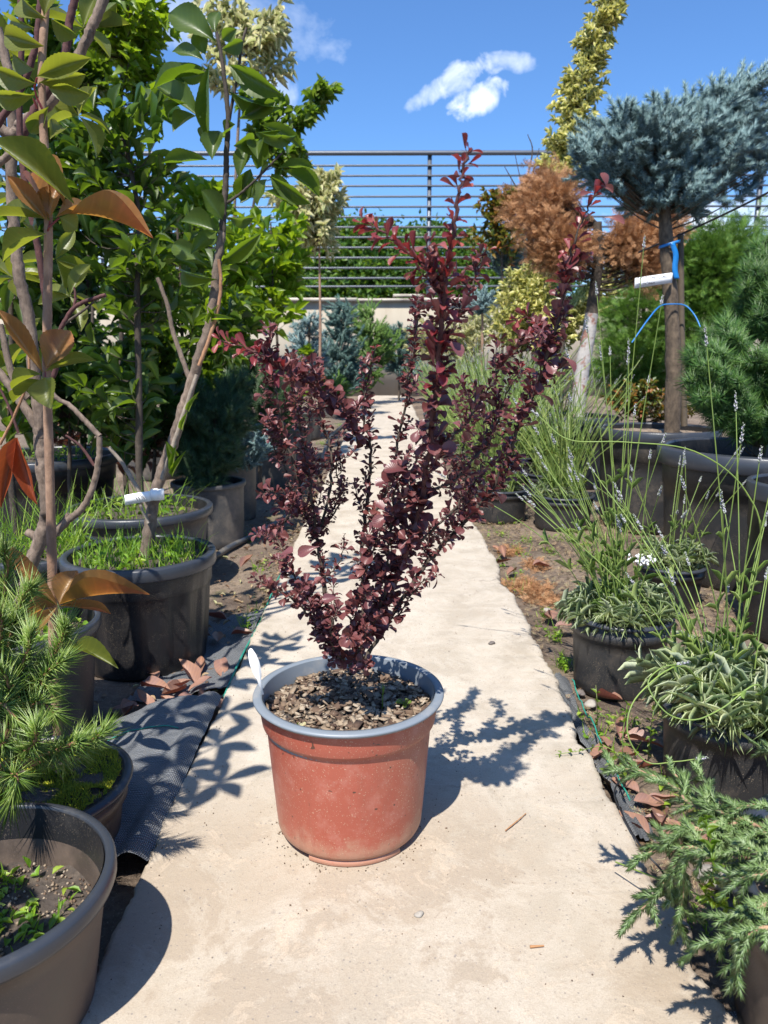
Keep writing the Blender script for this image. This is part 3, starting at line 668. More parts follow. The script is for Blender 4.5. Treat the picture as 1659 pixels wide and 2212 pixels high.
# ------------------------------------------------------------------ the barberry
root = (px_+.005, py_+.01, .20)
bb = empty('barberry_shrub', root, 'purple-red barberry shrub with thorny upright branches growing in the red pot', 'shrub')
def bl(pl): return [at(*q) for q in pl]
BR = [  # polyline (u, v, Y), base radius, leaf scale, tip reddish length, twigs
 ([(765, 1450, 1.12), (805, 1345, 1.09), (865, 1230, 1.03), (903, 1110, .97), (925, 990, .91), (940, 860, .86), (950, 740, .83), (960, 620, .80), (975, 530, .78), (990, 430, .77), (1003, 370, .77), (1015, 312, .77)], .0048, 1.25, .33),
 ([(775, 1445, 1.13), (850, 1325, 1.14), (925, 1215, 1.14), (1010, 1120, 1.13), (1070, 1045, 1.12), (1105, 965, 1.1), (1130, 900, 1.09), (1165, 820, 1.07), (1190, 740, 1.05), (1215, 640, 1.03), (1232, 560, 1.01), (1255, 480, 1.0), (1285, 420, .99)], .0040, 1.3, .16),
 ([(755, 1440, 1.14), (785, 1310, 1.16), (782, 1180, 1.18), (795, 1080, 1.2), (800, 960, 1.2), (785, 900, 1.2), (795, 820, 1.2), (812, 745, 1.2)], .0036, .95, .04),
 ([(797, 1130, 1.18), (840, 1050, 1.17), (862, 940, 1.16), (880, 850, 1.15), (893, 770, 1.15), (902, 690, 1.15), (905, 655, 1.15)], .0026, .95, .03),
 ([(745, 1440, 1.12), (712, 1330, 1.12), (697, 1240, 1.13), (683, 1160, 1.14), (655, 1090, 1.15), (637, 1010, 1.15), (612, 930, 1.16), (600, 860, 1.16), (590, 800, 1.16), (582, 770, 1.16)], .0036, .9, .03),
 ([(690, 1150, 1.14), (712, 1060, 1.16), (716, 980, 1.17), (690, 900, 1.18), (668, 840, 1.18), (690, 790, 1.2)], .0024, .9, .03),
 ([(683, 1160, 1.14), (672, 1060, 1.1), (655, 960, 1.1), (640, 880, 1.1), (628, 815, 1.1), (650, 780, 1.1)], .0024, .9, .03),
 ([(740, 1420, 1.1), (705, 1350, 1.08), (665, 1290, 1.07), (630, 1240, 1.06), (596, 1205, 1.05)], .0026, 1.15, .0),
 ([(735, 1440, 1.09), (700, 1370, 1.05), (650, 1310, 1.02), (610, 1280, 1.0), (585, 1268, 1.0)], .0022, 1.0, .0),
 ([(775, 955, 1.2), (735, 870, 1.12), (680, 835, 1.06), (630, 810, 1.02), (575, 775, .99), (525, 750, .97), (478, 735, .95)], .0020, 1.25, .3),
 ([(958, 610, .80), (920, 575, .80), (885, 548, .80), (850, 520, .80), (815, 495, .80), (782, 478, .80)], .0022, 1.0, .9),
 ([(925, 990, .92), (985, 935, .94), (1030, 880, .96), (1070, 810, .98), (1110, 760, 1.), (1160, 700, 1.)], .0022, .95, .08),
 ([(920, 1060, .96), (980, 1040, .97), (1030, 985, .98), (1065, 930, 1.), (1090, 860, 1.0), (1130, 790, 1.)], .0022, .95, .03),
 ([(870, 1200, 1.03), (930, 1150, 1.02), (990, 1090, 1.02), (1030, 1030, 1.02), (1050, 960, 1.03)], .0022, .9, .0),
 ([(945, 760, .84), (985, 700, .85), (1010, 640, .86), (1030, 590, .87), (1050, 540, .87)], .0018, .9, .12),
 ([(800, 1370, 1.07), (835, 1260, 1.03), (840, 1170, 1.0), (850, 1080, .97), (858, 1010, .95)], .0026, 1.35, .0),
 ([(770, 1400, 1.06), (770, 1300, 1.02), (795, 1220, 1.0), (820, 1150, .98)], .0022, 1.2, .0),
 ([(740, 1430, 1.08), (720, 1400, 1.05), (712, 1360, 1.03), (735, 1310, 1.02)], .0018, 1.0, .0),
 ([(765, 1435, 1.08), (775, 1405, 1.05), (790, 1370, 1.03), (800, 1330, 1.02)], .0018, 1.0, .0),
 ([(612, 1100, 1.15), (590, 1060, 1.14), (560, 1075, 1.13)], .0014, 1.15, .0), ([(655, 1090, 1.15), (625, 1110, 1.14), (600, 1150, 1.13), (590, 1180, 1.12)], .0014, 1.0, .0),
 ([(640, 1085, 1.16), (612, 1000, 1.18), (600, 920, 1.19), (625, 850, 1.2)], .0016, .8, 0), ([(690, 1150, 1.16), (735, 1080, 1.2), (725, 1000, 1.22), (735, 930, 1.22)], .0016, .8, 0), ([(660, 1120, 1.2), (670, 1010, 1.22), (650, 900, 1.22), (645, 840, 1.2)], .0018, .8, 0), ([(600, 1000, 1.16), (575, 900, 1.15), (570, 850, 1.15)], .0014, .85, 0),
 ([(1105, 965, 1.1), (1060, 920, 1.1), (1030, 880, 1.1)], .0014, .95, .0), ([(1190, 740, 1.05), (1150, 690, 1.05), (1110, 690, 1.05)], .0014, 1.05, .3),
 ([(700, 1250, 1.12), (735, 1210, 1.13), (745, 1150, 1.14)], .0014, .9, 0), ([(860, 1330, 1.14), (905, 1265, 1.12), (945, 1240, 1.1)], .0012, .9, 0), ([(925, 1215, 1.14), (900, 1120, 1.16), (890, 1020, 1.18), (930, 940, 1.2)], .0016, .85, 0), ([(865, 1230, 1.05), (830, 1130, 1.08), (860, 1040, 1.1)], .0016, .9, 0), ([(1010, 1120, 1.13), (990, 1020, 1.14), (1010, 930, 1.16), (1000, 850, 1.18)], .0016, .85, 0),
 ([(1030, 1100, 1.13), (980, 1060, 1.12), (960, 1000, 1.1)], .0016, .9, 0)]
for pl, r0, ls, tipf in BR:
    P = smooth_path(bl(pl), 8); P += rng.normal(0, .0011, P.shape)
    mb = MB(); n_ = len(P); tube(mb, P, r0, max(r0*.28, .0007), seg=8, knob=.13)
    tws = []
    if n_ > 20:
        for k_ in range(int(n_*.12), int(n_*(.93-tipf*.8)), 5):
            d = nrm(nrm(P[min(k_+2, n_-1)]-P[k_-1])+rng.normal(0, .55, 3)+[0, 0, .15]); l_ = random.uniform(.018, .055)
            tws.append(smooth_path([P[k_], P[k_]+d*l_*.5+rng.normal(0, .003, 3), P[k_]+d*l_+[0, 0, .006]], 4))
        for S in tws: tube(mb, S, .0009, .0005, seg=5)
    Q, T, f = along(P, .011); A, B = perp(T); a = rng.uniform(0, 6.3, len(Q))                    # thorns
    D = A*np.cos(a)[:, None]+B*np.sin(a)[:, None]+T*.2
    scatter(mb, SPK, Q, D, T, rng.uniform(.006, .013, len(Q)), .0007)
    br = mb.build('branch', 'bark_purple' if tipf > .2 else 'bark_dark', bb)
    st = .10 if pl[0][1] > 1390 else .03
    split = 1-tipf; mb = MB(); szf = lambda f: .75+.35*np.sin(f*20)+.1
    for S in tws: leafy(mb, SPOON, S, .0090, 5, 1.0, .0125*ls, .0085*ls, .15, 1, .55, .3, .05, .001)
    leafy(mb, SPOON, P, .0145, 6, 1.2, .0135*ls, .0094*ls, st, split, .45, .3, .05, .001, szf)
    leafy(mb, SPOON, P, .055, 4, 1.15, .020*ls, .013*ls, st, split, .6, .3, .05, .001)
    mb.build('leaves', 'barberry_leaf', br)
    if tipf > 0:
        mb = MB(); leafy(mb, SPOON, P, .0155 if tipf < .8 else .013, 4, .9, .017*ls, .0074*ls, max(split, .02), 1, .45, .35, .1, .001, lambda f: .5+.5*np.clip((1-f)*4, .15, 1)+.2)
        mb.build('young_leaves', 'barberry_tip', br)
# single larger leaves near the camera and the bright tip
mb = MB()
for (u_, v_, Y_, du, dv, L_, W_) in ((940, 975, .88, 30, -14, .03, .019), (690, 1180, 1.0, -30, 6, .036, .02), (860, 1045, .95, -28, -22, .034, .026), (835, 1115, .98, 25, -16, .03, .022), (600, 1200, 1.02, 26, -10, .032, .022), (735, 1290, 1.0, -40, 4, .03, .018), (960, 735, .82, 25, 6, .03, .02), (880, 1020, .93, -30, -18, .034, .024), (1215, 770, 1.03, 30, 14, .03, .016), (1310, 410, .99, 4, -34, .024, .016), (1305, 470, .99, 36, -4, .03, .013), (1285, 415, .99, -32, 4, .026, .012), (1290, 400, .99, 45, 10, .026, .011)):
    p = at(u_, v_, Y_); q = at(u_+du, v_+dv, Y_-.01); d = nrm(q-p); scatter(mb, SPOON[:3], [p], [d], [nrm(np.array([.1, -.8, .7])+rng.normal(0, .25, 3))], L_*.82, W_*.82)
mb.build('large_leaves', 'barberry_tip', bb) if False else mb.build('large_leaves', 'barberry_leaf', bb)

# ------------------------------------------------------------------ pots on the left
LG = 'plastic plant pots left of the path'
pA, cA, rA = pot('plant_pot', 'big dark pot with rounded rim and weeds at the bottom left corner', -.467, .762, .170, .157, GZ, .74, 'pot_brown', 'rim_dark', 'soil_dark', .66, 'plain', LG, .022)
pB, cB, rB = pot('plant_pot', 'brown pot with thin dark rim filled with yellow moss under the pine', -.549, 1.084, .100, .152, GZ, .8, 'pot_brown', 'rim_dark', 'soil_dark', .95, 'ring', LG, .012)
pC, cC, rC = pot('plant_pot', 'dark pot with worn smooth rim behind the mossy pot', -.745, 1.49, .215, .158, GZ, .78, 'pot_dusty', 'rim_dark', 'soil_dark', .85, 'plain', LG, .025)
x, y, z, r = potfit(140, 463, 1190, 1475)
pD, cD, rD = pot('plant_pot', 'large black ribbed pot full of grass around the leaning trunk', x, y, z, r, GZ, .80, 'pot_black', 'rim_dark', 'soil_dark', .90, 'flute', LG, .034, rz=.2)
x, y, z, r = potfit(150, 456, 1092, 1300)
pE, cE, rE = pot('plant_pot', 'grey-rimmed black pot with tall weeds right behind the ribbed pot', x, y, z, r, GZ, .8, 'pot_grey', 'rim_dark', 'soil_dark', .85, 'plain', LG, .03)
x, y, z, r = potfit(370, 530, 1038, 1190)
pF, cF, rF = pot('plant_pot', 'tall straight grey pot holding the dark dwarf pine', x, y, z, r, GZ, .9, 'pot_grey', 'pot_grey', 'soil_dark', .9, 'band', LG, .02)
x, y, z, r = potfit(440, 556, 993, 1128)
pG, cG, rG = pot('plant_pot', 'slim grey pot holding the drooping blue juniper', x, y, z, r, GZ, .88, 'pot_grey', 'rim_dark', 'soil_dark', .9, 'band', LG, .02)
pH, cH, rH = pot('plant_pot', 'very large black pot in the shade at the left edge behind the stake', -1.44, 3.25, .33, .30, GZ, .8, 'pot_black', 'rim_dark', 'soil_dark', .9, 'big', LG, .04)
pI, cI, rI = pot('plant_pot', 'black pot of tall grass at the left edge beside the ribbed pot', -1.00, 2.15, .20, .18, GZ, .8, 'pot_black', 'rim_dark', 'soil_dark', .93, 'plain', LG, .03)
x, y, z, r = potfit(685, 749, 853, 903)
pJ, cJ, rJ = pot('plant_pot', 'pale grey pot far along the left edge of the path', x, y, z, r, GZ, .85, 'pot_grey', 'pot_grey', 'soil_dark', .9, 'plain', LG, .03)
farL = []
for k_, (x_, y_, r_, lab) in enumerate(((-.66, 4.6, .14, 'grey pot behind the slim pot of the blue juniper'), (-.68, 5.7, .15, 'shaded grey pot halfway along the left row'), (-1.5, 5.0, .22, 'black pot in deep shade under the laurel shrubs'), (-.75, 7.3, .17, 'grey pot before the red-leaved low shrub'))):
    farL.append(pot('plant_pot', lab, x_, y_, .21, r_, GZ, .86, 'pot_grey', 'pot_grey', 'soil_dark', .9, 'plain', LG, .02, 40))

grass('green grass and seedlings growing round the leaning trunk in the ribbed pot', cD, rD*.92, 420, .09, extra=80)
grass('tall weeds and grass in the grey-rimmed pot behind', cE, rE*.85, 150, .16, extra=70, name='weeds', kind='weeds')
grass('tall grass in the black pot at the left edge', cI, rI*.9, 260, .20, extra=50)
grass('sparse weeds in the worn pot under the red stem', cC, rC*.8, 60, .05, extra=110, name='weeds', kind='weeds')
grass('small weeds in the soil of the bottom left pot', cA, rA*.8, 120, .03, extra=260, name='weeds', kind='weeds', ls=.55)
grass('weeds in the shade of the very large black pot', cH, rH*.8, 120, .1, extra=60, name='weeds', kind='weeds')
# moss cushion
k = 40; rr = np.linspace(0, rB*.98, k); th = np.linspace(0, 2*pi, 80, endpoint=False); Xs = cB[0]+rr[:, None]*np.cos(th); Ys = cB[1]+rr[:, None]*np.sin(th)
n_ = 16000; a = rng.uniform(0, 2*pi, n_); q = rB*.97*np.sqrt(rng.uniform(0, 1, n_)); keep = (np.sin(q*np.cos(a)*60+1)*np.sin(q*np.sin(a)*45) > -.8)
a, q = a[keep], q[keep]; n_ = len(a); mx, my = q*np.cos(a), q*np.sin(a)
mb = MB(); scatter(mb, SPK, np.stack([cB[0]+mx, cB[1]+my, cB[2]+.006+.012*np.sin(mx*50)*np.sin(my*60+1)+0*mx], -1), rng.standard_normal((n_, 3))*.6+[0, 0, 1], rng.standard_normal((n_, 3)), rng.uniform(.005, .011, n_), .0022)
tag(mb.build('moss', 'moss_tuft'), 'yellow-green moss covering the soil of the brown pot', 'moss', None, 'stuff')
p = np.array([cB[0]+.06, cB[1]-.01, cB[2]+.005]); e = empty('seedling', p, 'little green seedling on the moss of the brown pot', 'seedling')
mb = MB(); st_ = smooth_path([p, p+[-.02, .01, .02], p+[-.035, .0, .05]], 6); tube(mb, st_, .0012, .0007, seg=5); mb.build('stem', 'bark_orange', e); mb = MB(); leafy(mb, OVATE, st_, .010, 2, 1.2, .015, .010, .15, 1, .8); mb.build('leaves', 'bright_leaf', e)

# ------------------------------------------------------------------ foreground pine (left)
root = np.array([cB[0]-.07, cB[1]-.03, cB[2]]); pn = empty('pine_shrub', root, 'dwarf pine with long stiff green needles leaning over the mossy pot', 'pine')
tufts = [(12, 1215, 1.0, -6, -60), (55, 1290, .98, 30, -50), (-10, 1330, .96, -30, -40), (135, 1375, .98, 18, -50), (60, 1400, .96, 14, -60), (10, 1470, .94, -20, -50), (20, 1540, .92, 40, 40), (115, 1445, .96, 48, -40), (95, 1530, .94, 45, 22), (150, 1610, .92, 44, -18), (195, 1600, .93, 52, -34), (-10, 1620, .9, -40, 30), (75, 1590, .9, 10, -45), (30, 1700, .88, -10, 55), (-20, 1430, .98, -30, -20), (85, 1480, .97, 40, 10), (25, 1360, 1.0, 20, -40)]
for (u_, v_, Y_, du, dv) in tufts:
    a = at(u_-du*.45, v_-dv*.45, Y_+.01); b = at(u_+du*.5, v_+dv*.5, Y_-.015)
    P = smooth_path([root+[.0, .0, .02], root*.45+a*.55+[0, 0, .01], a, b], 7); mb = MB(); tube(mb, P, .0045, .0022, seg=7, knob=.15); br = mb.build('branch', 'bark_orange', pn)
    mb = MB(); needles(mb, P, .0038, 6, .95, .052, .0023, .62, 1.); needles(mb, P, .004, 9, .5, .046, .0022, .95, 1.); mb.build('needles', 'pine_front', br)

# ------------------------------------------------------------------ photinia on a straight stem (foreground)
sb = at(118, 1560, 1.28); sb[2] = GZ
ph = empty('photinia_shrub', sb, 'young photinia with one straight tan stem and orange-red leaf whorls', 'shrub')
Ps = smooth_path([sb, at(117, 1440, 1.27), at(112, 1200, 1.26), at(106, 980, 1.25), at(101, 800, 1.25), at(103, 640, 1.25), at(104, 460, 1.25), at(95, 300, 1.25), at(90, 150, 1.25), at(100, 0, 1.25), at(108, -120, 1.25)], 8)
mb = MB(); tube(mb, Ps, .0085, .0052, seg=12, knob=.04); mb.build('stem', 'bark_tan', ph)
def leaf_px(mb, tp, b, t, Yb, Yt, wpx, face=(.1, -.9, .5), k=1.):
    p = at(*b, Yb); q = at(*t, Yt); scatter(mb, tp, [p], [q-p], [nrm(np.array(face)+rng.normal(0, .12, 3))], np.linalg.norm(q-p), pxr(wpx, (Yb+Yt)/2)*k)
def cluster(parent, name, m, leaves, Yb, fold=LAUREL_HI):
    for b, t, wd, dY, face in leaves:
        mb = MB(); leaf_px(mb, [fold[random.randrange(2)]], b, t, Yb, Yb+dY, wd, face); mb.build(name, m, parent)
UPF = (0, -.55, .8); DN = (0, -.8, -.5); FR = (0, -1, .15)
cluster(ph, 'young_leaf', 'photinia_young', [((125, 1308), (-15, 1160), 34, -.02, (.5, -.8, .3)), ((128, 1306), (298, 1243), 30, -.03, (.1, -.5, .8)), ((128, 1308), (243, 1320), 20, .03, UPF), ((124, 1306), (28, 1325), 26, .03, UPF), ((127, 1305), (162, 1225), 52, .03, FR), ((122, 1312), (48, 1380), 38, -.04, FR), ((126, 1306), (196, 1262), 26, .04, UPF)], 1.24)
cluster(ph, 'leaf', 'photinia_leaf', [((122, 1306), (68, 1270), 26, 0, UPF), ((130, 1312), (175, 1300), 22, .03, UPF), ((126, 1314), (150, 1400), 26, -.02, UPF), ((150, 1398), (245, 1420), 34, -.05, UPF)], 1.24)
cluster(ph, 'young_leaf', 'photinia_young', [((93, 805), (-5, 662), 34, -.02, (.5, -.8, .3)), ((100, 795), (150, 705), 62, .02, (0, -1, .1))], 1.235)
cluster(ph, 'leaf', 'photinia_leaf', [((98, 802), (205, 770), 24, .02, UPF), ((90, 808), (8, 826), 30, 0, UPF), ((97, 815), (98, 872), 58, -.04, FR), ((92, 822), (18, 862), 20, .03, UPF)], 1.235)
cluster(ph, 'young_leaf', 'photinia_young', [((105, 478), (15, 375), 34, -.02, (.4, -.9, .2)), ((105, 472), (55, 345), 26, .02, (.5, -.8, .2)), ((110, 470), (118, 390), 46, .0, FR), ((140, 445), (75, 308), 30, .03, (.6, -.8, .1)), ((150, 462), (330, 458), 34, -.03, (0, -.4, .9)), ((120, 470), (205, 440), 36, .02, UPF)], 1.235)
cluster(ph, 'leaf', 'photinia_leaf', [((160, 440), (-20, 270), 56, -.05, (.35, -.9, .25)), ((108, 475), (-10, 452), 34, .02, UPF), ((130, 470), (168, 495), 40, .01, FR), ((100, 505), (-15, 545), 42, -.02, (0, -.8, .6)), ((85, 512), (60, 470), 24, .03, UPF)], 1.235)
cluster(ph, 'leaf', 'photinia_leaf', [((80, 165), (192, 125), 40, -.02, DN), ((85, 178), (188, 165), 36, .02, DN), ((105, 190), (192, 208), 38, -.01, DN), ((78, 180), (-20, 150), 40, .0, DN), ((75, 205), (-25, 212), 36, .0, DN), ((95, 100), (-10, 70), 42, .0, DN), ((100, 40), (20, -10), 34, .02, DN), ((75, 150), (20, 120), 36, .02, DN), ((110, 40), (165, 90), 36, .02, DN), ((95, 35), (125, -60), 40, 0, DN), ((105, 230), (60, 290), 30, .02, DN), ((108, 300), (140, 262), 30, .03, DN), ((75, 60), (10, 45), 40, .05, DN), ((110, 320), (40, 345), 28, .05, DN)], 1.24)
for b, t in (((72, 212), (80, 235)), ((80, 168), (74, 190)), ((74, 190), (80, 212)), ((80, 212), (94, 240)), ((105, 492), (128, 470)), ((98, 830), (98, 800)), ((108, 478), (103, 500))):
    mb = MB(); tube(mb, [at(*b, 1.24), at(*t, 1.245)], .0016, seg=6); mb.build('leaf_stalk', 'barberry_tip', ph)

# ------------------------------------------------------------------ grey photinia tree with the forked trunk
def stem_mesh(parent, px, Y, r0, r1, m='bark_grey', name='branch', knob=.03, n=8, seg=10):
    P = smooth_path([at(q[0], q[1], q[2] if len(q) > 2 else Y) for q in px], n); P = P+rng.normal(0, r0*.07, P.shape)
    mb = MB(); tube(mb, P, r0, r1, seg=seg, knob=knob); return mb.build(name, m, parent), P
base = at(45, 1330, 1.5); tr = empty('photinia_tree', (base[0], base[1], cC[2]), 'photinia tree with thick crooked grey trunk forking at the left edge', 'tree')
Y1 = 1.52
stem_mesh(tr, [(20, 1400), (50, 1290), (68, 1215), (92, 1150), (103, 1095), (94, 1024), (88, 960), (86, 916)], Y1, .0145, .0125, name='trunk', seg=14)
stem_mesh(tr, [(88, 960), (86, 916), (75, 809), (61, 683), (44, 610), (34, 530), (26, 430), (25, 358), (27, 250), (20, 172), (-4, 60)], Y1, .0125, .0080, name='trunk', seg=14)
stem_mesh(tr, [(86, 930), (48, 872), (18, 830), (-20, 780)], Y1, .0095, .007); stem_mesh(tr, [(118, 1155), (150, 1122), (182, 1092), (205, 1035), (213, 990), (215, 942)], Y1, .0075, .0055)
stem_mesh(tr, [(215, 942), (180, 905), (150, 875), (120, 858), (100, 820)], Y1, .0055, .004); stem_mesh(tr, [(204, 1006), (175, 965), (142, 940)], Y1, .0034, .0022, 'bark_purple')
stem_mesh(tr, [(75, 860), (120, 800), (122, 735), (138, 698), (160, 665), (188, 650), (228, 637)], Y1, .0055, .0035, 'bark_purple'); stem_mesh(tr, [(160, 665), (163, 640), (160, 620)], Y1, .003, .0018, 'bark_purple'); stem_mesh(tr, [(135, 702), (170, 678), (203, 652)], Y1, .003, .002, 'bark_dark')
stem_mesh(tr, [(60, 1150), (100, 1170), (150, 1110)], Y1+.03, .009, .006)
stem_mesh(tr, [(-5, 275), (28, 290), (50, 262), (90, 240), (140, 180), (180, 100), (205, 45), (235, -30)], Y1-.02, .0095, .0085); stem_mesh(tr, [(45, 298), (72, 245), (105, 195), (132, 150), (146, 88), (152, 40), (166, -20)], Y1-.06, .008, .0065, 'bark_purple')
stem_mesh(tr, [(100, 660), (88, 570), (70, 470), (52, 380), (44, 300), (42, 200), (46, 100), (44, -20)], Y1-.14, .0058, .0045, 'bark_purple'); stem_mesh(tr, [(-10, 275), (25, 225), (55, 170), (78, 100), (82, 60), (88, -10)], Y1-.1, .006, .005, 'bark_purple')
stem_mesh(tr, [(-10, 355), (20, 335), (42, 300)], Y1-.05, .007, .006); stem_mesh(tr, [(0, 700), (30, 820), (60, 860)], Y1+.05, .006, .008)
stem_mesh(tr, [(0, 960), (30, 900), (60, 820), (62, 740)], Y1-.05, .003, .0022, 'bark_orange'); stem_mesh(tr, [(40, 935), (20, 880), (-10, 820)], Y1-.05, .0028, .002, 'bark_purple')
for (b, t, wd) in (((34, 945), (-2, 1100), 34), ((37, 945), (76, 1092), 36)):
    mb = MB(); leaf_px(mb, [leaf_tpl('ovate', 8, 4, .5, .12, 1)], b, t, 1.42, 1.40, wd, (.2, -1, .0)); mb.build('dead_leaf', 'dead_hanging', tr)
mb = MB()
for (u_, v_, n_, rr_, dY) in ((150, 640, 5, 70, .1), (30, 600, 6, 60, .15), (60, 740, 5, 60, .2), (170, 250, 5, 70, .2), (40, 420, 5, 60, .15), (-10, 800, 5, 60, .1), (120, 560, 4, 60, .2), (180, 60, 6, 70, .15), (20, 130, 6, 80, .2)):
    c_ = at(u_, v_, Y1+dY); L = pxr(rr_*1.25, Y1+dY); a = np.arange(n_)*2.4+random.random()*6
    scatter(mb, LAUREL_HI, np.tile(c_, (n_, 1)), np.stack([np.cos(a), rng.uniform(-.6, .6, n_), np.sin(a)*.8+.1], -1), np.tile([0, -.5, .8], (n_, 1))+rng.normal(0, .4, (n_, 3)), L*rng.uniform(.7, 1, n_), L*.36)
mb.build('leaves', 'photinia_leaf', tr)

# ------------------------------------------------------------------ leaning laurel in the ribbed pot
Y2 = 1.93; base = at(315, 1200, Y2); tr = empty('laurel_tree', (base[0], base[1], cD[2]), 'broad-leaved tree with a grey trunk leaning right out of the ribbed pot', 'tree')
stem_mesh(tr, [(313, 1210), (322, 1150), (331, 1085), (350, 1020), (375, 950), (397, 880), (420, 805), (440, 740), (455, 690), (464, 620), (472, 560), (480, 500)], Y2, .0165, .0095, name='trunk', seg=14)
stem_mesh(tr, [(480, 500), (484, 440), (488, 390), (489, 330), (493, 260), (487, 190), (478, 120), (468, 70)], Y2, .0085, .004, 'bark_dark', name='trunk')
stem_mesh(tr, [(430, 790), (448, 745), (462, 700), (474, 650), (477, 600), (472, 560)], Y2-.04, .005, .004, 'bark_orange'); stem_mesh(tr, [(350, 1035), (375, 960), (398, 890), (425, 810)], Y2-.03, .006, .005, 'twig_grey')
stem_mesh(tr, [(325, 1110), (305, 1070), (270, 1010), (235, 965)], Y2, .006, .0045, 'twig_grey'); stem_mesh(tr, [(320, 1130), (305, 1095), (294, 1070)], Y2-.03, .004, .003, 'twig_grey')
stem_mesh(tr, [(410, 820), (392, 770), (372, 710), (362, 660), (340, 600)], Y2+.15, .007, .005, 'bark_grey'); stem_mesh(tr, [(487, 440), (510, 425), (540, 400), (580, 360), (610, 330)], Y2, .0035, .0022, 'bark_dark')
stem_mesh(tr, [(489, 300), (500, 230), (512, 170), (522, 100), (532, 60)], Y2+.05, .0045, .003, 'bark_dark')
Q1 = lambda x, y: (x*.358, y*.358)
Q5 = lambda x, y: (513+.488*x, 270+.488*y)
LV = [(Q1(1300, 250), Q1(980, -20), 62), (Q1(1230, 365), Q1(1020, 238), 34), (Q1(1250, 420), Q1(915, 490), 36), (Q1(1250, 440), Q1(1060, 475), 28), (Q1(1210, 710), Q1(950, 485), 54), (Q1(1262, 390), Q1(1242, 850), 26), (Q1(1380, 390), Q1(1690, 580), 48), (Q1(1380, 550), Q1(1680, 700), 34), (Q1(1440, 720), Q1(1670, 610), 36), (Q1(1340, 300), Q1(1480, 258), 30), (Q1(1280, 965), Q1(1305, 755), 46), (Q1(1250, 965), Q1(965, 965), 30), (Q1(1130, 625), Q1(895, 640), 15), (Q1(1185, 700), Q1(1030, 745), 42), (Q1(1410, 880), Q1(1565, 850), 42), (Q1(1590, 815), Q1(1550, 1020), 36), (Q1(1540, 800), Q1(1670, 812), 20), (Q1(1450, 1225), Q1(1545, 1035), 46), (Q1(1345, 1325), Q1(1225, 1140), 50), (Q1(1325, 1400), Q1(1075, 1285), 44), (Q1(1270, 1610), Q1(975, 1420), 42), (Q1(1325, 1595), Q1(1575, 1430), 34), (Q1(1310, 1685), Q1(1035, 1645), 32), (Q1(1325, 1640), Q1(1455, 1570), 18), (Q1(1380, 1310), Q1(1555, 1370), 34), (Q1(1300, 1400), Q1(1180, 1470), 34),
      (Q1(1500, 860), Q1(1420, 1010), 36), (Q1(1420, 750), Q1(1340, 820), 36), (Q1(1250, 760), Q1(1200, 860), 36), (Q1(1240, 330), Q1(1180, 180), 34), (Q1(1300, 200), Q1(1290, 20), 30), (Q1(1340, 240), Q1(1420, 180), 26),
      (Q5(180, 190), Q5(340, 182), 22), (Q5(200, 200), Q5(390, 302), 38), (Q5(140, 225), Q5(318, 355), 34), (Q5(20, 345), Q5(50, 205), 44), (Q5(120, 290), Q5(252, 352), 22), (Q5(80, 28), Q5(275, 108), 34), (Q5(100, 0), Q5(308, 68), 30), (Q5(0, 100), Q5(98, 60), 34), (Q5(130, 240), Q5(60, 330), 36), (Q5(150, 215), Q5(230, 330), 34), (Q5(90, 150), Q5(85, 40), 36)]
for b, t, wd in LV:
    dY = random.uniform(-.05, .05); lit = b[1] > 380 and b[1] < 620 and random.random() < .8
    face = (random.uniform(-.3, .3), -.75, random.choice((.6, .3, -.5)))
    mb = MB(); leaf_px(mb, [LAUREL_HI[random.randrange(3)]], b, t, Y2+random.uniform(-.04, .04), Y2+dY, wd, face, .95); mb.build('leaf', 'laurel_leaf', tr)
for (b, t) in (((375, 1020), (383, 960)), ((372, 1030), (398, 975)), ((395, 930), (402, 890)), ((408, 890), (420, 850)), ((370, 1000), (360, 960)), ((450, 700), (462, 660)), ((385, 985), (360, 955)), ((455, 695), (500, 680)), ((460, 690), (445, 660))):
    mb = MB(); leaf_px(mb, OVATE, b, t, Y2-.03, Y2-.06, 10); mb.build('shoot', 'bright_leaf', tr)
# looped white label
u = np.linspace(0, 1, 40); c0 = at(340, 1068, Y2-.03); Pl = []
for t in u:
    if t < .55: a = t/.55*2*pi*.92; Pl.append((c0[0]+.014*cos(a+pi*.55)*1.2, c0[1]+.014*sin(a+pi*.55), c0[2]))
    else: s_ = (t-.55)/.45; Pl.append((c0[0]-.017-.062*s_, c0[1]-.008+.004*sin(s_*4), c0[2]-.003-.010*s_))
Pl = np.array(Pl); G_ = np.stack([Pl-[0, 0, .013], Pl+[0, 0, .013]], 0)
lb = MB().add(*grid(G_)).build('plant_label', 'white_plastic'); lb.modifiers.new('thickness', 'SOLIDIFY').thickness = .0006
tag(lb, 'white plastic loop label with faint pen marks round the leaning trunk', 'plant label')
mb = MB()
for k_, (dx, dz) in enumerate(((-.035, 0), (-.040, .003), (-.046, -.002), (-.052, -.003))):
    p = c0+np.array([dx, -.0105, dz-.001]); tube(mb, [p, p+[.005, -.0002, -.009]], .0009, seg=4)
mb.build('pen_marks', 'ink', lb)

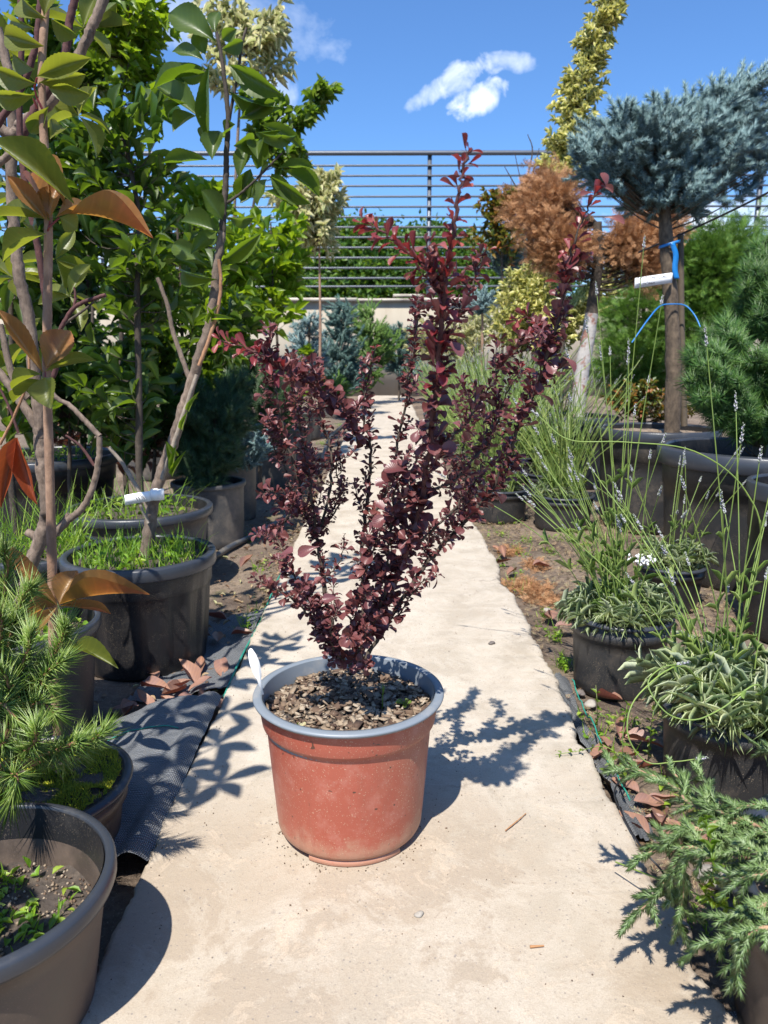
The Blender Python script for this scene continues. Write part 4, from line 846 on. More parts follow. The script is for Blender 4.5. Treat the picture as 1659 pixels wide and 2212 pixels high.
# ------------------------------------------------------------------ generic leafy tree
def tree(name, label, cat, trunks, blobs, tpl, m, L, W, per=2, sp=.04, r0=.012, bk='bark_dark', group=None, ang=.9, up=.5, start=.35, lift=0., g=GZ, tw=.0025, wood='bark_dark', parts='leaves', bowk=.12, jit=.3):
    b0 = at(*trunks[0][0]); e = empty(name, (b0[0], b0[1], g), label, cat, group); TP = []
    for px in trunks:
        P = smooth_path([at(*q) for q in px], 6)
        if px is trunks[0]: P = np.vstack([[P[0][0], P[0][1], g], P])
        mb = MB(); tube(mb, P, r0, r0*.4, seg=9, knob=.06); mb.build('trunk', bk, e); TP.append(P)
    TP = np.vstack(TP); tm = MB(); lm = MB()
    for (u_, v_, Y_, ru, rv, n_) in blobs:
        c_ = at(u_, v_, Y_); rx = pxr(ru, Y_); rz = pxr(rv, Y_)
        for T_ in ell(n_, c_, (rx, min(rx, rz*1.2), rz), .35):
            cand = TP[np.abs(TP[:, 2]-(T_[2]-.35*np.hypot(*(TP[:, :2]-T_[:2]).T)-.02)).argmin()]
            P = bow(cand, T_, bowk, 5); tube(tm, P, tw, tw*.4, seg=4)
            leafy(lm, tpl, P, sp, per, ang, L, W, start, 1, up, jit, lift)
            k_ = per+1; d = nrm(P[-1]-P[-2]); scatter(lm, tpl, np.tile(P[-1], (k_, 1)), d+rng.normal(0, .5, (k_, 3)), np.tile([0, -.2, 1.], (k_, 1))+rng.normal(0, .4, (k_, 3)), L*rng.uniform(.6, 1, k_), W*.9)
    tm.build('twigs', wood, e); lm.build(parts, m, e); return e
TG = 'broad-leaved shrubs massed left of the path'
tree('laurel_shrub', 'dark laurel with a black upright trunk between the stake and the leaning trunk', 'shrub', [[(300, 1010, 2.7), (300, 850, 2.7), (296, 640, 2.7), (300, 480, 2.7), (285, 380, 2.7), (262, 270, 2.7), (250, 190, 2.7)]], [(285, 350, 2.75, 110, 170, 30), (300, 600, 2.75, 120, 120, 30), (200, 420, 2.8, 90, 150, 26), (250, 820, 2.8, 130, 110, 24)], LAUREL, 'laurel_leaf', .092, .033, 2, .044, .013, group=TG, lift=.1)
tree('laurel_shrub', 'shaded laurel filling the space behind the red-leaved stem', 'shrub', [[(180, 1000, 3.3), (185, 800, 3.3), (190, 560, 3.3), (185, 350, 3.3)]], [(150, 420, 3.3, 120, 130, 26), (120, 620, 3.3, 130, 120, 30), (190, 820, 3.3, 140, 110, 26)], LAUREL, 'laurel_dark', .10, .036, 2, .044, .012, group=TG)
tree('laurel_shrub', 'laurel with mid green leaves right behind the leaning trunk', 'shrub', [[(400, 1000, 3.6), (395, 800, 3.6), (390, 600, 3.6), (380, 460, 3.6)]], [(370, 520, 3.6, 110, 90, 34), (350, 690, 3.5, 120, 110, 38), (440, 800, 3.5, 90, 90, 22), (520, 700, 3.8, 60, 80, 16)], LAUREL, 'laurel_leaf', .098, .034, 2, .044, .011, group=TG)
tree('laurel_shrub', 'bright yellow-green laurel standing before the pale variegated maple', 'shrub', [[(600, 900, 5.2), (600, 760, 5.2), (590, 620, 5.2), (585, 480, 5.2)]], [(585, 520, 5.2, 70, 90, 24), (560, 640, 5.2, 90, 80, 30), (625, 600, 5.3, 40, 60, 8)], LAUREL, 'bright_leaf', .12, .045, 3, .06, .012, group=TG, lift=.3)
tree('laurel_shrub', 'sunlit laurel with lime-green tips in the middle of the row', 'shrub', [[(480, 960, 4.6), (480, 760, 4.6), (470, 560, 4.6), (465, 440, 4.6)]], [(430, 450, 4.6, 90, 60, 24), (500, 560, 4.6, 70, 70, 20), (480, 690, 4.6, 90, 90, 26)], LAUREL, 'bright_leaf', .11, .04, 3, .06, .012, group=TG, lift=.25)
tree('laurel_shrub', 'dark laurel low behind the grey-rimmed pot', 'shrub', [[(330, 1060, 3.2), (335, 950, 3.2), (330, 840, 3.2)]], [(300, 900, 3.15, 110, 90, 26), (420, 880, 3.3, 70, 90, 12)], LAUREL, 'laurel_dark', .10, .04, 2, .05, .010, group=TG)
tree('laurel_shrub', 'laurel at the left edge behind the grey forked trunk', 'shrub', [[(20, 1000, 2.6), (25, 800, 2.6), (20, 500, 2.6), (10, 250, 2.6)]], [(10, 300, 2.6, 90, 150, 14), (20, 600, 2.6, 100, 140, 16), (30, 860, 2.6, 100, 90, 14)], LAUREL, 'laurel_leaf', .10, .038, 2, .055, .012, group=TG)
tree('beech_tree', 'tree with small bright lime leaves rising above the laurels', 'tree', [[(262, 900, 4.2), (262, 600, 4.2), (260, 330, 4.2), (262, 180, 4.2), (265, 20, 4.2), (270, -120, 4.2)]], [(270, 70, 4.2, 90, 110, 46), (230, 10, 4.1, 110, 70, 30), (330, 30, 4.3, 70, 70, 26), (290, 180, 4.2, 80, 60, 22)], SMALL, 'bright_leaf', .07, .045, 3, .045, .014, lift=.1, tw=.003)
tree('tall_leafy_tree', 'green tree with dropping leaves behind the tops of the laurels', 'tree', [[(200, 950, 5.5), (200, 500, 5.5), (200, 200, 5.5)]], [(180, 150, 5.5, 90, 110, 26), (120, 260, 5.3, 90, 110, 20), (60, 60, 5.2, 90, 90, 16)], OVATE, 'laurel_leaf', .11, .05, 3, .06, .014, lift=-.1)
VM = 'variegated maples with cream-edged leaves'
tree('variegated_maple', 'pale maple with cream leaves at the very top of the photo', 'tree', [[(500, 900, 6.0), (505, 500, 6.0), (520, 200, 6.0), (540, 60, 6.0)]], [(560, 60, 6.0, 80, 60, 20), (500, 130, 6.0, 80, 70, 13), (470, 30, 6.0, 80, 60, 12), (600, 100, 6.1, 40, 60, 10)], OVATE, 'pale_leaf', .10, .036, 3, .05, .016, group=VM, lift=-.5, bk='bark_grey', tw=.004)
tree('variegated_maple', 'pale maple with cream leaves and a slim whitish trunk before the fence', 'tree', [[(690, 830, 8.5), (692, 700, 8.5), (690, 560, 8.5), (690, 450, 8.5)]], [(690, 420, 8.5, 62, 60, 34), (680, 500, 8.5, 70, 50, 34), (620, 440, 8.5, 40, 50, 12), (715, 380, 8.5, 25, 30, 8)], OVATE, 'pale_leaf', .12, .042, 3, .05, .018, group=VM, lift=-.5, bk='bark_tan', tw=.004)
tree('maple_tree', 'maple with pointed mid green leaves reaching right against the sky', 'tree', [[(520, 900, 5.6), (540, 500, 5.6), (580, 330, 5.6), (630, 270, 5.6), (670, 220, 5.6)]], [(650, 240, 5.6, 55, 30, 14), (690, 200, 5.6, 36, 24, 12), (590, 310, 5.6, 60, 40, 14), (560, 250, 5.6, 60, 60, 12), (640, 330, 5.6, 40, 30, 6)], OVATE, 'maple_leaf', .085, .045, 3, .045, .012, lift=-.3)

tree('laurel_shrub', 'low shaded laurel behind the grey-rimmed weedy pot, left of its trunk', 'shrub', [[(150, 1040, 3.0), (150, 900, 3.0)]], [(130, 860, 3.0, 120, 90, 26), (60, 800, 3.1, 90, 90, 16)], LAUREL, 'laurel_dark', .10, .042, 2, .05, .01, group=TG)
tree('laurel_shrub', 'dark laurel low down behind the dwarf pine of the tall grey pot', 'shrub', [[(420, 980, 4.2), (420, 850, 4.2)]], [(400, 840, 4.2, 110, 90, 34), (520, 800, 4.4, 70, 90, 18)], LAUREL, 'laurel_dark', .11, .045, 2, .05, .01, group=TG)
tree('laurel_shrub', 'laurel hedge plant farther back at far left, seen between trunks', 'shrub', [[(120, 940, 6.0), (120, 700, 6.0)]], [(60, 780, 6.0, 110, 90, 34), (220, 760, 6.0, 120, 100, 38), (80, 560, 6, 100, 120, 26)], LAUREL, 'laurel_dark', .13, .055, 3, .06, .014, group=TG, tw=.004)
tree('dry_shrub', 'low shrub with brown withered leaves behind the very large black pot', 'shrub', [[(200, 960, 3.9), (200, 900, 3.9)]], [(160, 900, 3.9, 150, 50, 40), (330, 930, 3.7, 90, 40, 24)], OVATE, 'dead_leaf', .06, .03, 2, .04, .008)

# a photinia standing left of the camera, its leaves throw the big shadows on the path
ob = empty('photinia_shrub', (-.80, .50, GZ), 'broad-leaved photinia beside the camera whose big leaves shade the path', 'shrub')
Pm = smooth_path([(-.80, .50, GZ), (-.80, .52, .5), (-.74, .55, .9), (-.66, .58, 1.3)], 6); mb = MB(); tube(mb, Pm, .011, .006, seg=9); mb.build('stem', 'bark_tan', ob)
for (x_, y_, z_) in ((-.56, .62, 1.16), (-.50, .74, 1.12), (-.62, .80, 1.2), (-.60, .52, 1.0), (-.52, .86, 1.16), (-.68, .7, .9), (-.45, .66, 1.02), (-.58, .92, 1.3), (-.60, .46, .70), (-.56, .52, .60), (-.68, .58, .8), (-.60, .40, .82), (-.50, .44, .62), (-.62, .50, .52)):
    c_ = np.array([x_-.04, y_, z_]); S = bow(Pm[int(len(Pm)*.72)], c_, .1, 5); mb = MB(); tube(mb, S, .003, .002, seg=6); br = mb.build('branch', 'bark_purple', ob); n_ = 5; a = np.arange(n_)*2.4+random.random()*6
    mb = MB(); scatter(mb, LAUREL, np.tile(c_, (n_, 1)), np.stack([np.cos(a), np.sin(a), rng.uniform(-.1, .5, n_)], -1), np.tile([0, 0, 1.], (n_, 1))+rng.normal(0, .3, (n_, 3)), rng.uniform(.075, .10, n_), .034); mb.build('leaves', 'photinia_leaf', br)

# ------------------------------------------------------------------ conifers
def conifer(name, label, cat, trunk, shoots, m, L, W, sp, per, ang=.8, r0=.012, bk='bark_spruce', g=GZ, group=None, blobs=(), tw=.003, start=.3, seed_up=.3, tip=.06, side=3, dirn=.55):
    """blobs: (u, v, Y, ru, rv, n); every twig ends in a needled shoot"""
    b0 = at(*trunk[0]); e = empty(name, (b0[0], b0[1], g), label, cat, group)
    TP = smooth_path([at(*q) for q in trunk], 6); TP = np.vstack([[TP[0][0], TP[0][1], g], TP])
    mb = MB(); tube(mb, TP, r0, r0*.55, seg=12, knob=.07); mb.build('trunk', bk, e)
    tm = MB(); lm = MB()
    for (u_, v_, Y_, ru, rv, n_) in blobs:
        c_ = at(u_, v_, Y_); rx = pxr(ru, Y_); rz = pxr(rv, Y_)
        for T_ in ell(n_, c_, (rx, rx*.9, rz), .55):
            cand = TP[np.abs(TP[:, 2]-(T_[2]-.5*np.hypot(*(TP[:, :2]-T_[:2]).T))).argmin()]
            P = bow(cand, T_, .15 if side == 3 else .04, 6); tube(tm, P, tw, tw*.4, seg=4)
            needles(lm, P, sp, per, ang, L, W, start, 1)
            for _ in range(side):                       # side shoots
                k_ = random.randint(int(len(P)*(.45 if side == 3 else .72)), len(P)-1); d = nrm(nrm(P[-1]-P[0])+rng.normal(0, dirn, 3)+[0, 0, seed_up]); q = P[k_]+d*tip*random.uniform(.7, 1.5)
                S = smooth_path([P[k_], (P[k_]+q)/2+rng.normal(0, .004, 3), q], 3); tube(tm, S, tw*.5, tw*.3, seg=3); needles(lm, S, sp, per, ang, L, W, 0, 1)
    tm.build('twigs', bk, e); lm.build('needles', m, e); return e
conifer('pine_shrub', 'dark green dwarf pine in the tall straight grey pot', 'pine', [(460, 1050, 3.2), (465, 900, 3.2)], 0, 'pine_dark', .055, .0026, .006, 7, .7, blobs=[(465, 935, 3.15, 75, 95, 60), (440, 1000, 3.1, 60, 50, 30), (500, 870, 3.2, 40, 60, 20)], tip=.05)
conifer('juniper_shrub', 'drooping silver-blue juniper spilling over the slim grey pot', 'juniper', [(510, 1010, 3.7), (515, 930, 3.7)], 0, 'spruce_needle', .018, .0035, .005, 6, .7, blobs=[(535, 960, 3.65, 55, 45, 56)], tip=.04, seed_up=-.3)
conifer('pine_shrub', 'tall dark pine shrub behind the blue juniper', 'pine', [(560, 960, 4.4), (560, 840, 4.4)], 0, 'pine_dark', .06, .003, .008, 7, .7, blobs=[(560, 850, 4.4, 65, 90, 60), (600, 900, 4.4, 40, 50, 20)], tip=.06)
conifer('spruce_tree', 'small conical dark blue spruce near the wall', 'spruce', [(735, 880, 10.5), (735, 660, 10.5)], 0, 'spruce_dark', .045, .010, .02, 7, .8, blobs=[(735, 690, 10.5, 32, 40, 40), (735, 745, 10.5, 54, 40, 66), (735, 800, 10.5, 70, 45, 90)], tip=.12, r0=.02, tw=.006)
conifer('spruce_tree', 'small pale blue spruce left of the dark conical spruce', 'spruce', [(668, 880, 9.6), (668, 690, 9.6)], 0, 'spruce_needle', .045, .010, .02, 7, .8, blobs=[(665, 720, 9.6, 36, 40, 36), (665, 770, 9.6, 45, 40, 40)], tip=.12, r0=.02, tw=.006)
conifer('juniper_shrub', 'loose green juniper leaning against the beige wall', 'juniper', [(800, 870, 11.5), (800, 690, 11.5)], 0, 'thuja_green', .05, .010, .02, 6, .6, blobs=[(800, 710, 11.5, 36, 50, 50), (790, 790, 11.5, 50, 50, 60), (846, 740, 11.8, 24, 46, 26), (770, 690, 11.5, 24, 30, 20)], tip=.14, r0=.015, tw=.005)
conifer('spruce_tree', 'dark mixed green conifer in front of the beige wall, centre', 'spruce', [(862, 850, 12.5), (862, 700, 12.5)], 0, 'spruce_dark', .05, .011, .02, 7, .8, blobs=[(858, 740, 12.5, 40, 50, 50), (880, 790, 12.5, 50, 40, 40)], tip=.13, r0=.02, tw=.006)
tree('barberry_bush', 'low bush of salmon-red foliage left of the path far end', 'shrub', [[(640, 880, 7.6), (640, 800, 7.6)]], [(625, 790, 7.6, 50, 40, 36), (680, 810, 7.6, 34, 30, 18)], SMALL, 'red_foliage', .035, .02, 4, .03, .008, tw=.002)
tree('young_laurel', 'small laurel with a lime-yellow leaf whorl before the spruces', 'shrub', [[(640, 880, 6.2), (662, 790, 6.2), (663, 760, 6.2)]], [(662, 760, 6.2, 14, 8, 8), (630, 860, 6.2, 30, 20, 10)], LAUREL, 'bright_leaf', .07, .026, 3, .03, .004, lift=.4, tw=.002)
conifer('juniper_shrub', 'low bright green juniper in the pale far pot', 'juniper', [(716, 860, 9.8), (716, 840, 9.8)], 0, 'thuja_green', .05, .008, .02, 8, .5, blobs=[(716, 838, 9.8, 40, 22, 50)], tip=.1, r0=.01)

# ------------------------------------------------------------------ right side: pots
RG = 'plastic plant pots right of the path'
x, y, z, r = potfit(1232, 1452, 1320, 1520)
qE, dE, sE = pot('plant_pot', 'black pot of lavender nearest the right path edge, dusty front', x, y, z, r, GZ, .84, 'pot_dusty', 'rim_dark', 'soil_dark', .84, 'ring', RG, .012)
qF, dF, sF = pot('plant_pot', 'black speckled pot of lavender cut by the right edge of the photo', .640, 1.325, .118, .124, GZ, .84, 'pot_dusty', 'rim_dark', 'soil_dark', .84, 'ring', RG, .012)
x, y, z, r = potfit(1380, 1520, 1215, 1330)
qG, dG, sG = pot('plant_pot', 'small black pot with a broad flared rim behind the two front lavenders', x, y, z, r*1.05, GZ, .8, 'pot_black', 'rim_dark', 'soil_dark', .85, 'ring', RG, .012)
x, y, z, r = potfit(1300, 1560, 925, 1160)
qA, dA, sA = pot('plant_pot', 'large black pot holding the trunk of the blue spruce', x, y+.05, z, r, GZ, .86, 'pot_dusty', 'rim_dark', 'soil_tan', .93, 'big', RG, .05, 96)
x, y, z, r = potfit(1432, 1850, 965, 1290)
qB, dB, sB = pot('plant_pot', 'huge black pot with thick pale rim under the dwarf pine', x, y, z, r, GZ, .84, 'pot_dusty', 'rim_dark', 'soil_dark', .78, 'big', RG, .06, 120)
x, y, z, r = potfit(1165, 1335, 897, 1060)
qC, dC, sC = pot('plant_pot', 'black pot of the brown dead thuja with whitewashed trunk', x, y, z, r, GZ, .86, 'pot_black', 'rim_dark', 'soil_tan', .93, 'big', RG, .04)
qD, dD, sD = pot('plant_pot', 'black pot with thick rim cut by the right edge beside the huge pot', 1.19, 2.11, .40, .165, GZ, .84, 'pot_black', 'rim_dark', 'soil_dark', .85, 'big', RG, .05)
qH, dH, sH = pot('plant_pot', 'brownish clear-walled pot with thin grey rim in the lower right corner', .672, .725, .155, .28, GZ, .90, 'pot_brown', 'rim_dark', 'soil_tan', .80, 'ring', RG, .010)
MB().add(*xf(lathe([(.10, 0), (.135, .02), (.14, .12)], 48), (.60, .60, GZ))).build('x', 'pot_brown') if False else None

# ------------------------------------------------------------------ lavender
def lavender(label, c, r, nleaf, stalks, near=True, group='lavender plants in black pots', L=.05, hs=1.):
    e = empty('lavender', c, label, 'lavender', group)
    mb = MB(); n = nleaf
    k = max(8, n//22); a = rng.uniform(0, 2*pi, k); q = r*.75*np.sqrt(rng.uniform(0, 1, k))
    for i in range(k):                                   # short leafy shoots
        b_ = np.array(c)+[q[i]*cos(a[i]), q[i]*sin(a[i]), 0]; d = nrm(np.array([q[i]/r*cos(a[i])*1.3, q[i]/r*sin(a[i])*1.3, .9])+rng.normal(0, .25, 3)); P = smooth_path([b_, b_+d*L*.6, b_+d*L*1.3+[0, 0, .01]], 4)
        leafy(mb, STRAP, P, .0065, 3, .9, L*.9, L*.044, 0, 1, .4, .3, .12)
    mb.build('foliage', 'lavender_leaf', e)
    allst = MB(); allsp = MB()
    for st_ in stalks:
        P = smooth_path(st_, 7); tgt = MB() if near else allst; spk = MB() if near else allsp
        tube(tgt, P, .0015 if near else .0020, .0009 if near else .0018, seg=5)
        Q, T, f = along(P, .085 if near else .16, .12, .5)
        for q_, t_ in zip(Q, T):
            A, B = perp(t_[None]); a0 = random.uniform(0, 6)
            for s_ in (1, -1):
                d = t_*.8+s_*(A[0]*cos(a0)+B[0]*sin(a0))*.55; scatter(tgt, STRAP[:2], [q_], [d], [t_], .042*random.uniform(.5, 1.2), .0023)
        T_ = nrm(P[-1]-P[-3]); m_ = 22 if near else 10; tt = np.repeat(np.linspace(0, 1, m_//2), 2)
        A, B = perp(T_[None]); aa = np.arange(m_)*1.9; hl = .030*random.uniform(.6, 1.25)
        Pq = P[-1]+T_*(tt*hl)[:, None]; X = T_*1.0+.55*(A*np.cos(aa)[:, None]+B*np.sin(aa)[:, None])
        scatter(spk, OCT, Pq, X, np.tile(T_, (m_, 1))+.3, rng.uniform(.0055, .0085, m_)*(1.1-.5*tt), .0036*(1.15-.6*tt))
        if near:
            s_ = tgt.build('flower_stalk', 'lavender_green', e); spk.build('flower_spike', 'bloom', s_)
    if not near and stalks: allst.build('flower_stalks', 'lavender_green', e)['kind'] = 'stuff'; allsp.build('flower_spikes', 'bloom', e)['kind'] = 'stuff'
    return e
def rand_stalks(c, r, n, h, spread=.5, lean=(0, 0)):
    out_ = []
    for _ in range(n):
        a = random.uniform(0, 2*pi); q = r*.6*math.sqrt(random.random()); b_ = np.array(c)+[q*cos(a), q*sin(a), 0]
        hh_ = h*random.uniform(.55, 1.1); d = np.array([cos(a)*spread*random.random()+lean[0]+random.gauss(0, .12), sin(a)*spread*random.random()+lean[1]+random.gauss(0, .12)])
        out_.append([b_, b_+[d[0]*hh_*.35, d[1]*hh_*.35, hh_*.5], b_+[d[0]*hh_, d[1]*hh_, hh_*random.uniform(.85, 1.)]])
    return out_
def pxs(c, tips, Yt):
    out_ = []
    for (u_, v_) in tips:
        t = at(u_, v_, Yt+random.uniform(-.12, .12)); b_ = np.array(c)+[random.uniform(-.04, .04), random.uniform(-.04, .04), 0]
        out_.append([b_, b_*.55+t*.45+[0, 0, .035], t])
    return out_
tipsE = [(1390, 540), (1428, 660), (1290, 640), (1358, 770), (1300, 780), (1318, 770), (1356, 790), (1235, 870), (1185, 830), (1120, 880), (1060, 860), (1165, 940), (1110, 1000), (1230, 780), (1400, 830), (1430, 960), (1270, 720), (1090, 930), (1200, 960), (1140, 1030), (1370, 900), (1240, 1010)]
lavender('lavender with many long flower stalks in the nearest dusty black pot', dE, sE, 900, pxs(dE, tipsE, 1.72)+rand_stalks(dE, sE, 22, .40, .75, (-.25, .05)))
tipsF = [(1527, 750), (1590, 890), (1600, 960), (1480, 1060), (1345, 1080), (1640, 1000), (1700, 900), (1560, 1100), (1440, 1200), (1655, 1120)]
fst = pxs(dF, tipsF, 1.30)+rand_stalks(dF, sF, 14, .40, .8, (-.1, .1))
fst += [[dF+[-.03, -.03, .02], at(1640, 1200, 1.25), at(1610, 1060, 1.24), at(1500, 975, 1.24), at(1350, 955, 1.24), at(1230, 950, 1.25), at(1165, 900, 1.27)],
        [dF+[-.03, -.02, 0], at(1480, 1440, 1.20), at(1380, 1500, 1.15), at(1355, 1580, 1.12), at(1395, 1645, 1.11), at(1460, 1645, 1.10), at(1500, 1640, 1.10)],
        [dF+[.04, -.06, 0], at(1640, 1480, 1.15), at(1560, 1530, 1.12), at(1500, 1555, 1.1), at(1440, 1540, 1.1), at(1400, 1480, 1.12), at(1425, 1445, 1.14), at(1460, 1435, 1.15)]]
lavender('lavender with broad grey leaves and arching stalks at the right edge of the photo', dF, sF, 1000, fst, L=.068)
lavender('lavender in the small flared pot behind the two front lavenders', dG, sG, 420, rand_stalks(dG, sG, 16, .36, .7, (-.1, 0)))
# white pebbly plastic scrap on pot G
mb = MB(); n_ = 70; a = rng.uniform(0, 2*pi, n_); q = .045*np.sqrt(rng.uniform(0, 1, n_)); pw = at(1385, 1205, dG[1]-.08); scatter(mb, OCT, np.stack([pw[0]+q*np.cos(a)*1.1, pw[1]+q*np.sin(a), pw[2]-.012+rng.uniform(0, .012, n_)], -1), rng.standard_normal((n_, 3)), [0, 0, 1.]+rng.normal(0, .3, (n_, 3)), .012, .010)
tag(mb.build('perlite', 'white_plastic'), 'small heap of white granules on the flared black lavender pot', 'granules', None, 'stuff')
# rows of small lavender pots further on
x, y, z, r = potfit(1010, 1150, 1052, 1135); proto_p, dp_, sp_ = pot('plant_pot', 'small black lavender pot standing at the right path edge, nearest of the row', x, y, z, r*.92, GZ, .85, 'pot_dusty', 'rim_dark', 'soil_dark', .85, 'ring', RG, .012, 48)
proto_l = lavender('bushy lavender in the nearest small pot of the right row', dp_, sp_, 420, rand_stalks(dp_, sp_, 98, .62, .62, (-.12, -.05)), False, 'lavender plants in the row right of the path', .05)
p0 = np.array(proto_p.location); l0 = np.array(proto_l.location)
spots = [(.83, 3.50, 'second'), (.60, 4.25, 0), (.90, 4.15, 0), (.58, 4.9, 0), (.85, 4.85, 0), (.56, 5.6, 0), (.86, 5.55, 0), (.57, 6.4, 0), (.88, 6.3, 0), (.58, 7.3, 0), (.92, 7.2, 0), (.56, 8.3, 0), (.95, 8.3, 0), (.62, 9.4, 0), (1.2, 5.4, 0), (1.25, 6.4, 0), (1.3, 7.6, 0), (1.1, 9.2, 0)]
for i, (x_, y_, _) in enumerate(spots):
    a = copy_tree(proto_p); a.location = (x_, y_, p0[2]); a.rotation_euler.z = i*1.3
    b_ = copy_tree(proto_l); b_.location = (x_, y_, l0[2]); b_.rotation_euler.z = i*2.1; s_ = random.uniform(.85, 1.15); b_.scale = (s_, s_, s_)
    if i == 0: a['label'] = 'small black pot second in the lavender row, behind the front lavender stalks'; b_['label'] = 'lavender in the second small pot of the right row'
    else: a['label'] = 'small black pot hidden among the far lavenders of the right row'; b_['label'] = 'one of the far lavenders massed along the right edge of the path'

# ------------------------------------------------------------------ right side: trees
YS = 3.45
sp_e = conifer('blue_spruce', 'blue spruce with a silver-blue flat crown on a bare straight trunk', 'spruce', [(1452, 925, YS), (1455, 780, YS), (1447, 620, YS), (1438, 500, YS), (1435, 400, YS), (1445, 300, YS)], 0, 'spruce_needle', .030, .0038, .0048, 6, 1.1, r0=.037, tw=.004, start=.80, tip=.075, side=4, dirn=.8,
    blobs=[(1335, 300, YS-.1, 70, 38, 40), (1400, 275, YS-.1, 60, 36, 34), (1300, 350, YS-.1, 60, 36, 30), (1490, 310, YS, 90, 55, 44), (1585, 260, YS, 60, 55, 36), (1560, 340, YS, 90, 50, 36), (1410, 375, YS, 90, 40, 40), (1640, 310, YS+.1, 60, 80, 30), (1440, 430, YS, 100, 18, 26), (1525, 235, YS, 40, 34, 12), (1265, 335, YS-.1, 30, 26, 14), (1610, 195, YS, 34, 34, 14), (1500, 395, YS+.1, 110, 40, 30)])
sy = YS-.05
mb = MB(); tube(mb, smooth_path([at(1478, 920, YS+.02), at(1472, 700, YS+.02), at(1470, 505, YS+.02)]), .015, .013, seg=8); tag(mb.build('wooden_stake', 'stake_wood'), 'dark wooden stake standing against the trunk of the blue spruce', 'stake')
# ribbon, label, twine, cable
def ribbon(name, m, pts, wdt, label, cat, parent=None):
    P = smooth_path(pts, 6); G_ = np.stack([P-np.array(wdt)/2, P+np.array(wdt)/2], 0); o = MB().add(*grid(G_)).build(name, m, parent); o.modifiers.new('t', 'SOLIDIFY').thickness = .0012
    if label: tag(o, label, cat)
    return o
tr_ = pxr(17, YS)
mb = MB(); aa = np.linspace(0, 2*pi, 30); cc = at(1446, 528, YS); G_ = np.array([np.stack([cc[0]+.043*np.cos(aa), cc[1]+.043*np.sin(aa), cc[2]+dz+.012*np.cos(aa)], -1) for dz in (-.006, .006)])
o = mb.add(*grid(G_)).build('blue_ribbon', 'ribbon_blue'); o.modifiers.new('t', 'SOLIDIFY').thickness = .0012; tag(o, 'wide blue ribbon tied round the spruce trunk with a hanging end', 'ribbon')
ribbon('ribbon_end', 'ribbon_blue', [at(1452, 525, YS-.05), at(1460, 550, YS-.05), at(1458, 580, YS-.05), at(1462, 602, YS-.05)], (pxr(11, YS), 0, 0), None, None, o)
a, b_, c_ = at(1452, 600, YS-.055), at(1410, 606, YS-.075), at(1371, 612, YS-.085)
lb = ribbon('plant_label', 'white_plastic', [a, b_, c_], (0, 0, pxr(20, YS)), 'white paper label with two lines of handwriting on the spruce trunk', 'plant label')
mb = MB()
for ln, (v_, nn) in enumerate(((602, 26), (612, 15))):
    x0 = 1376 if ln == 0 else 1378
    for k_ in range(nn):
        if random.random() < .12: continue
        u0 = x0+k_*2.5; k3 = at(u0+random.uniform(-1, 1), v_+(1376-u0)*.06*(-1)*-1+random.uniform(-2.6, 2.6), YS-.10); k4 = at(u0+random.uniform(.5, 2.5), v_+(1376-u0)*.06+random.uniform(-2.6, 2.6), YS-.10); tube(mb, [k3, k4], .0018, seg=4)
mb.build('handwriting', 'ink', lb)
mb = MB(); tube(mb, smooth_path([at(1365, 740, YS-.15), at(1400, 690, YS-.1), at(1425, 662, YS-.06), at(1450, 657, YS-.05), at(1480, 660, YS-.04), at(1500, 680, YS-.08), at(1513, 706, YS-.12)]), .0028, seg=6); tag(mb.build('blue_twine', 'ribbon_blue'), 'thin bright blue twine bent round the lower spruce trunk', 'twine')
mb = MB(); tube(mb, smooth_path([at(1700, 390, 2.9), at(1659, 416, 3.0), at(1560, 465, 3.2), at(1480, 502, YS-.02), at(1440, 520, YS), at(1380, 545, YS+.2)]), .0042, seg=6); tag(mb.build('cable', 'cable_black'), 'black cable slanting down to the spruce stake from the right edge', 'cable')

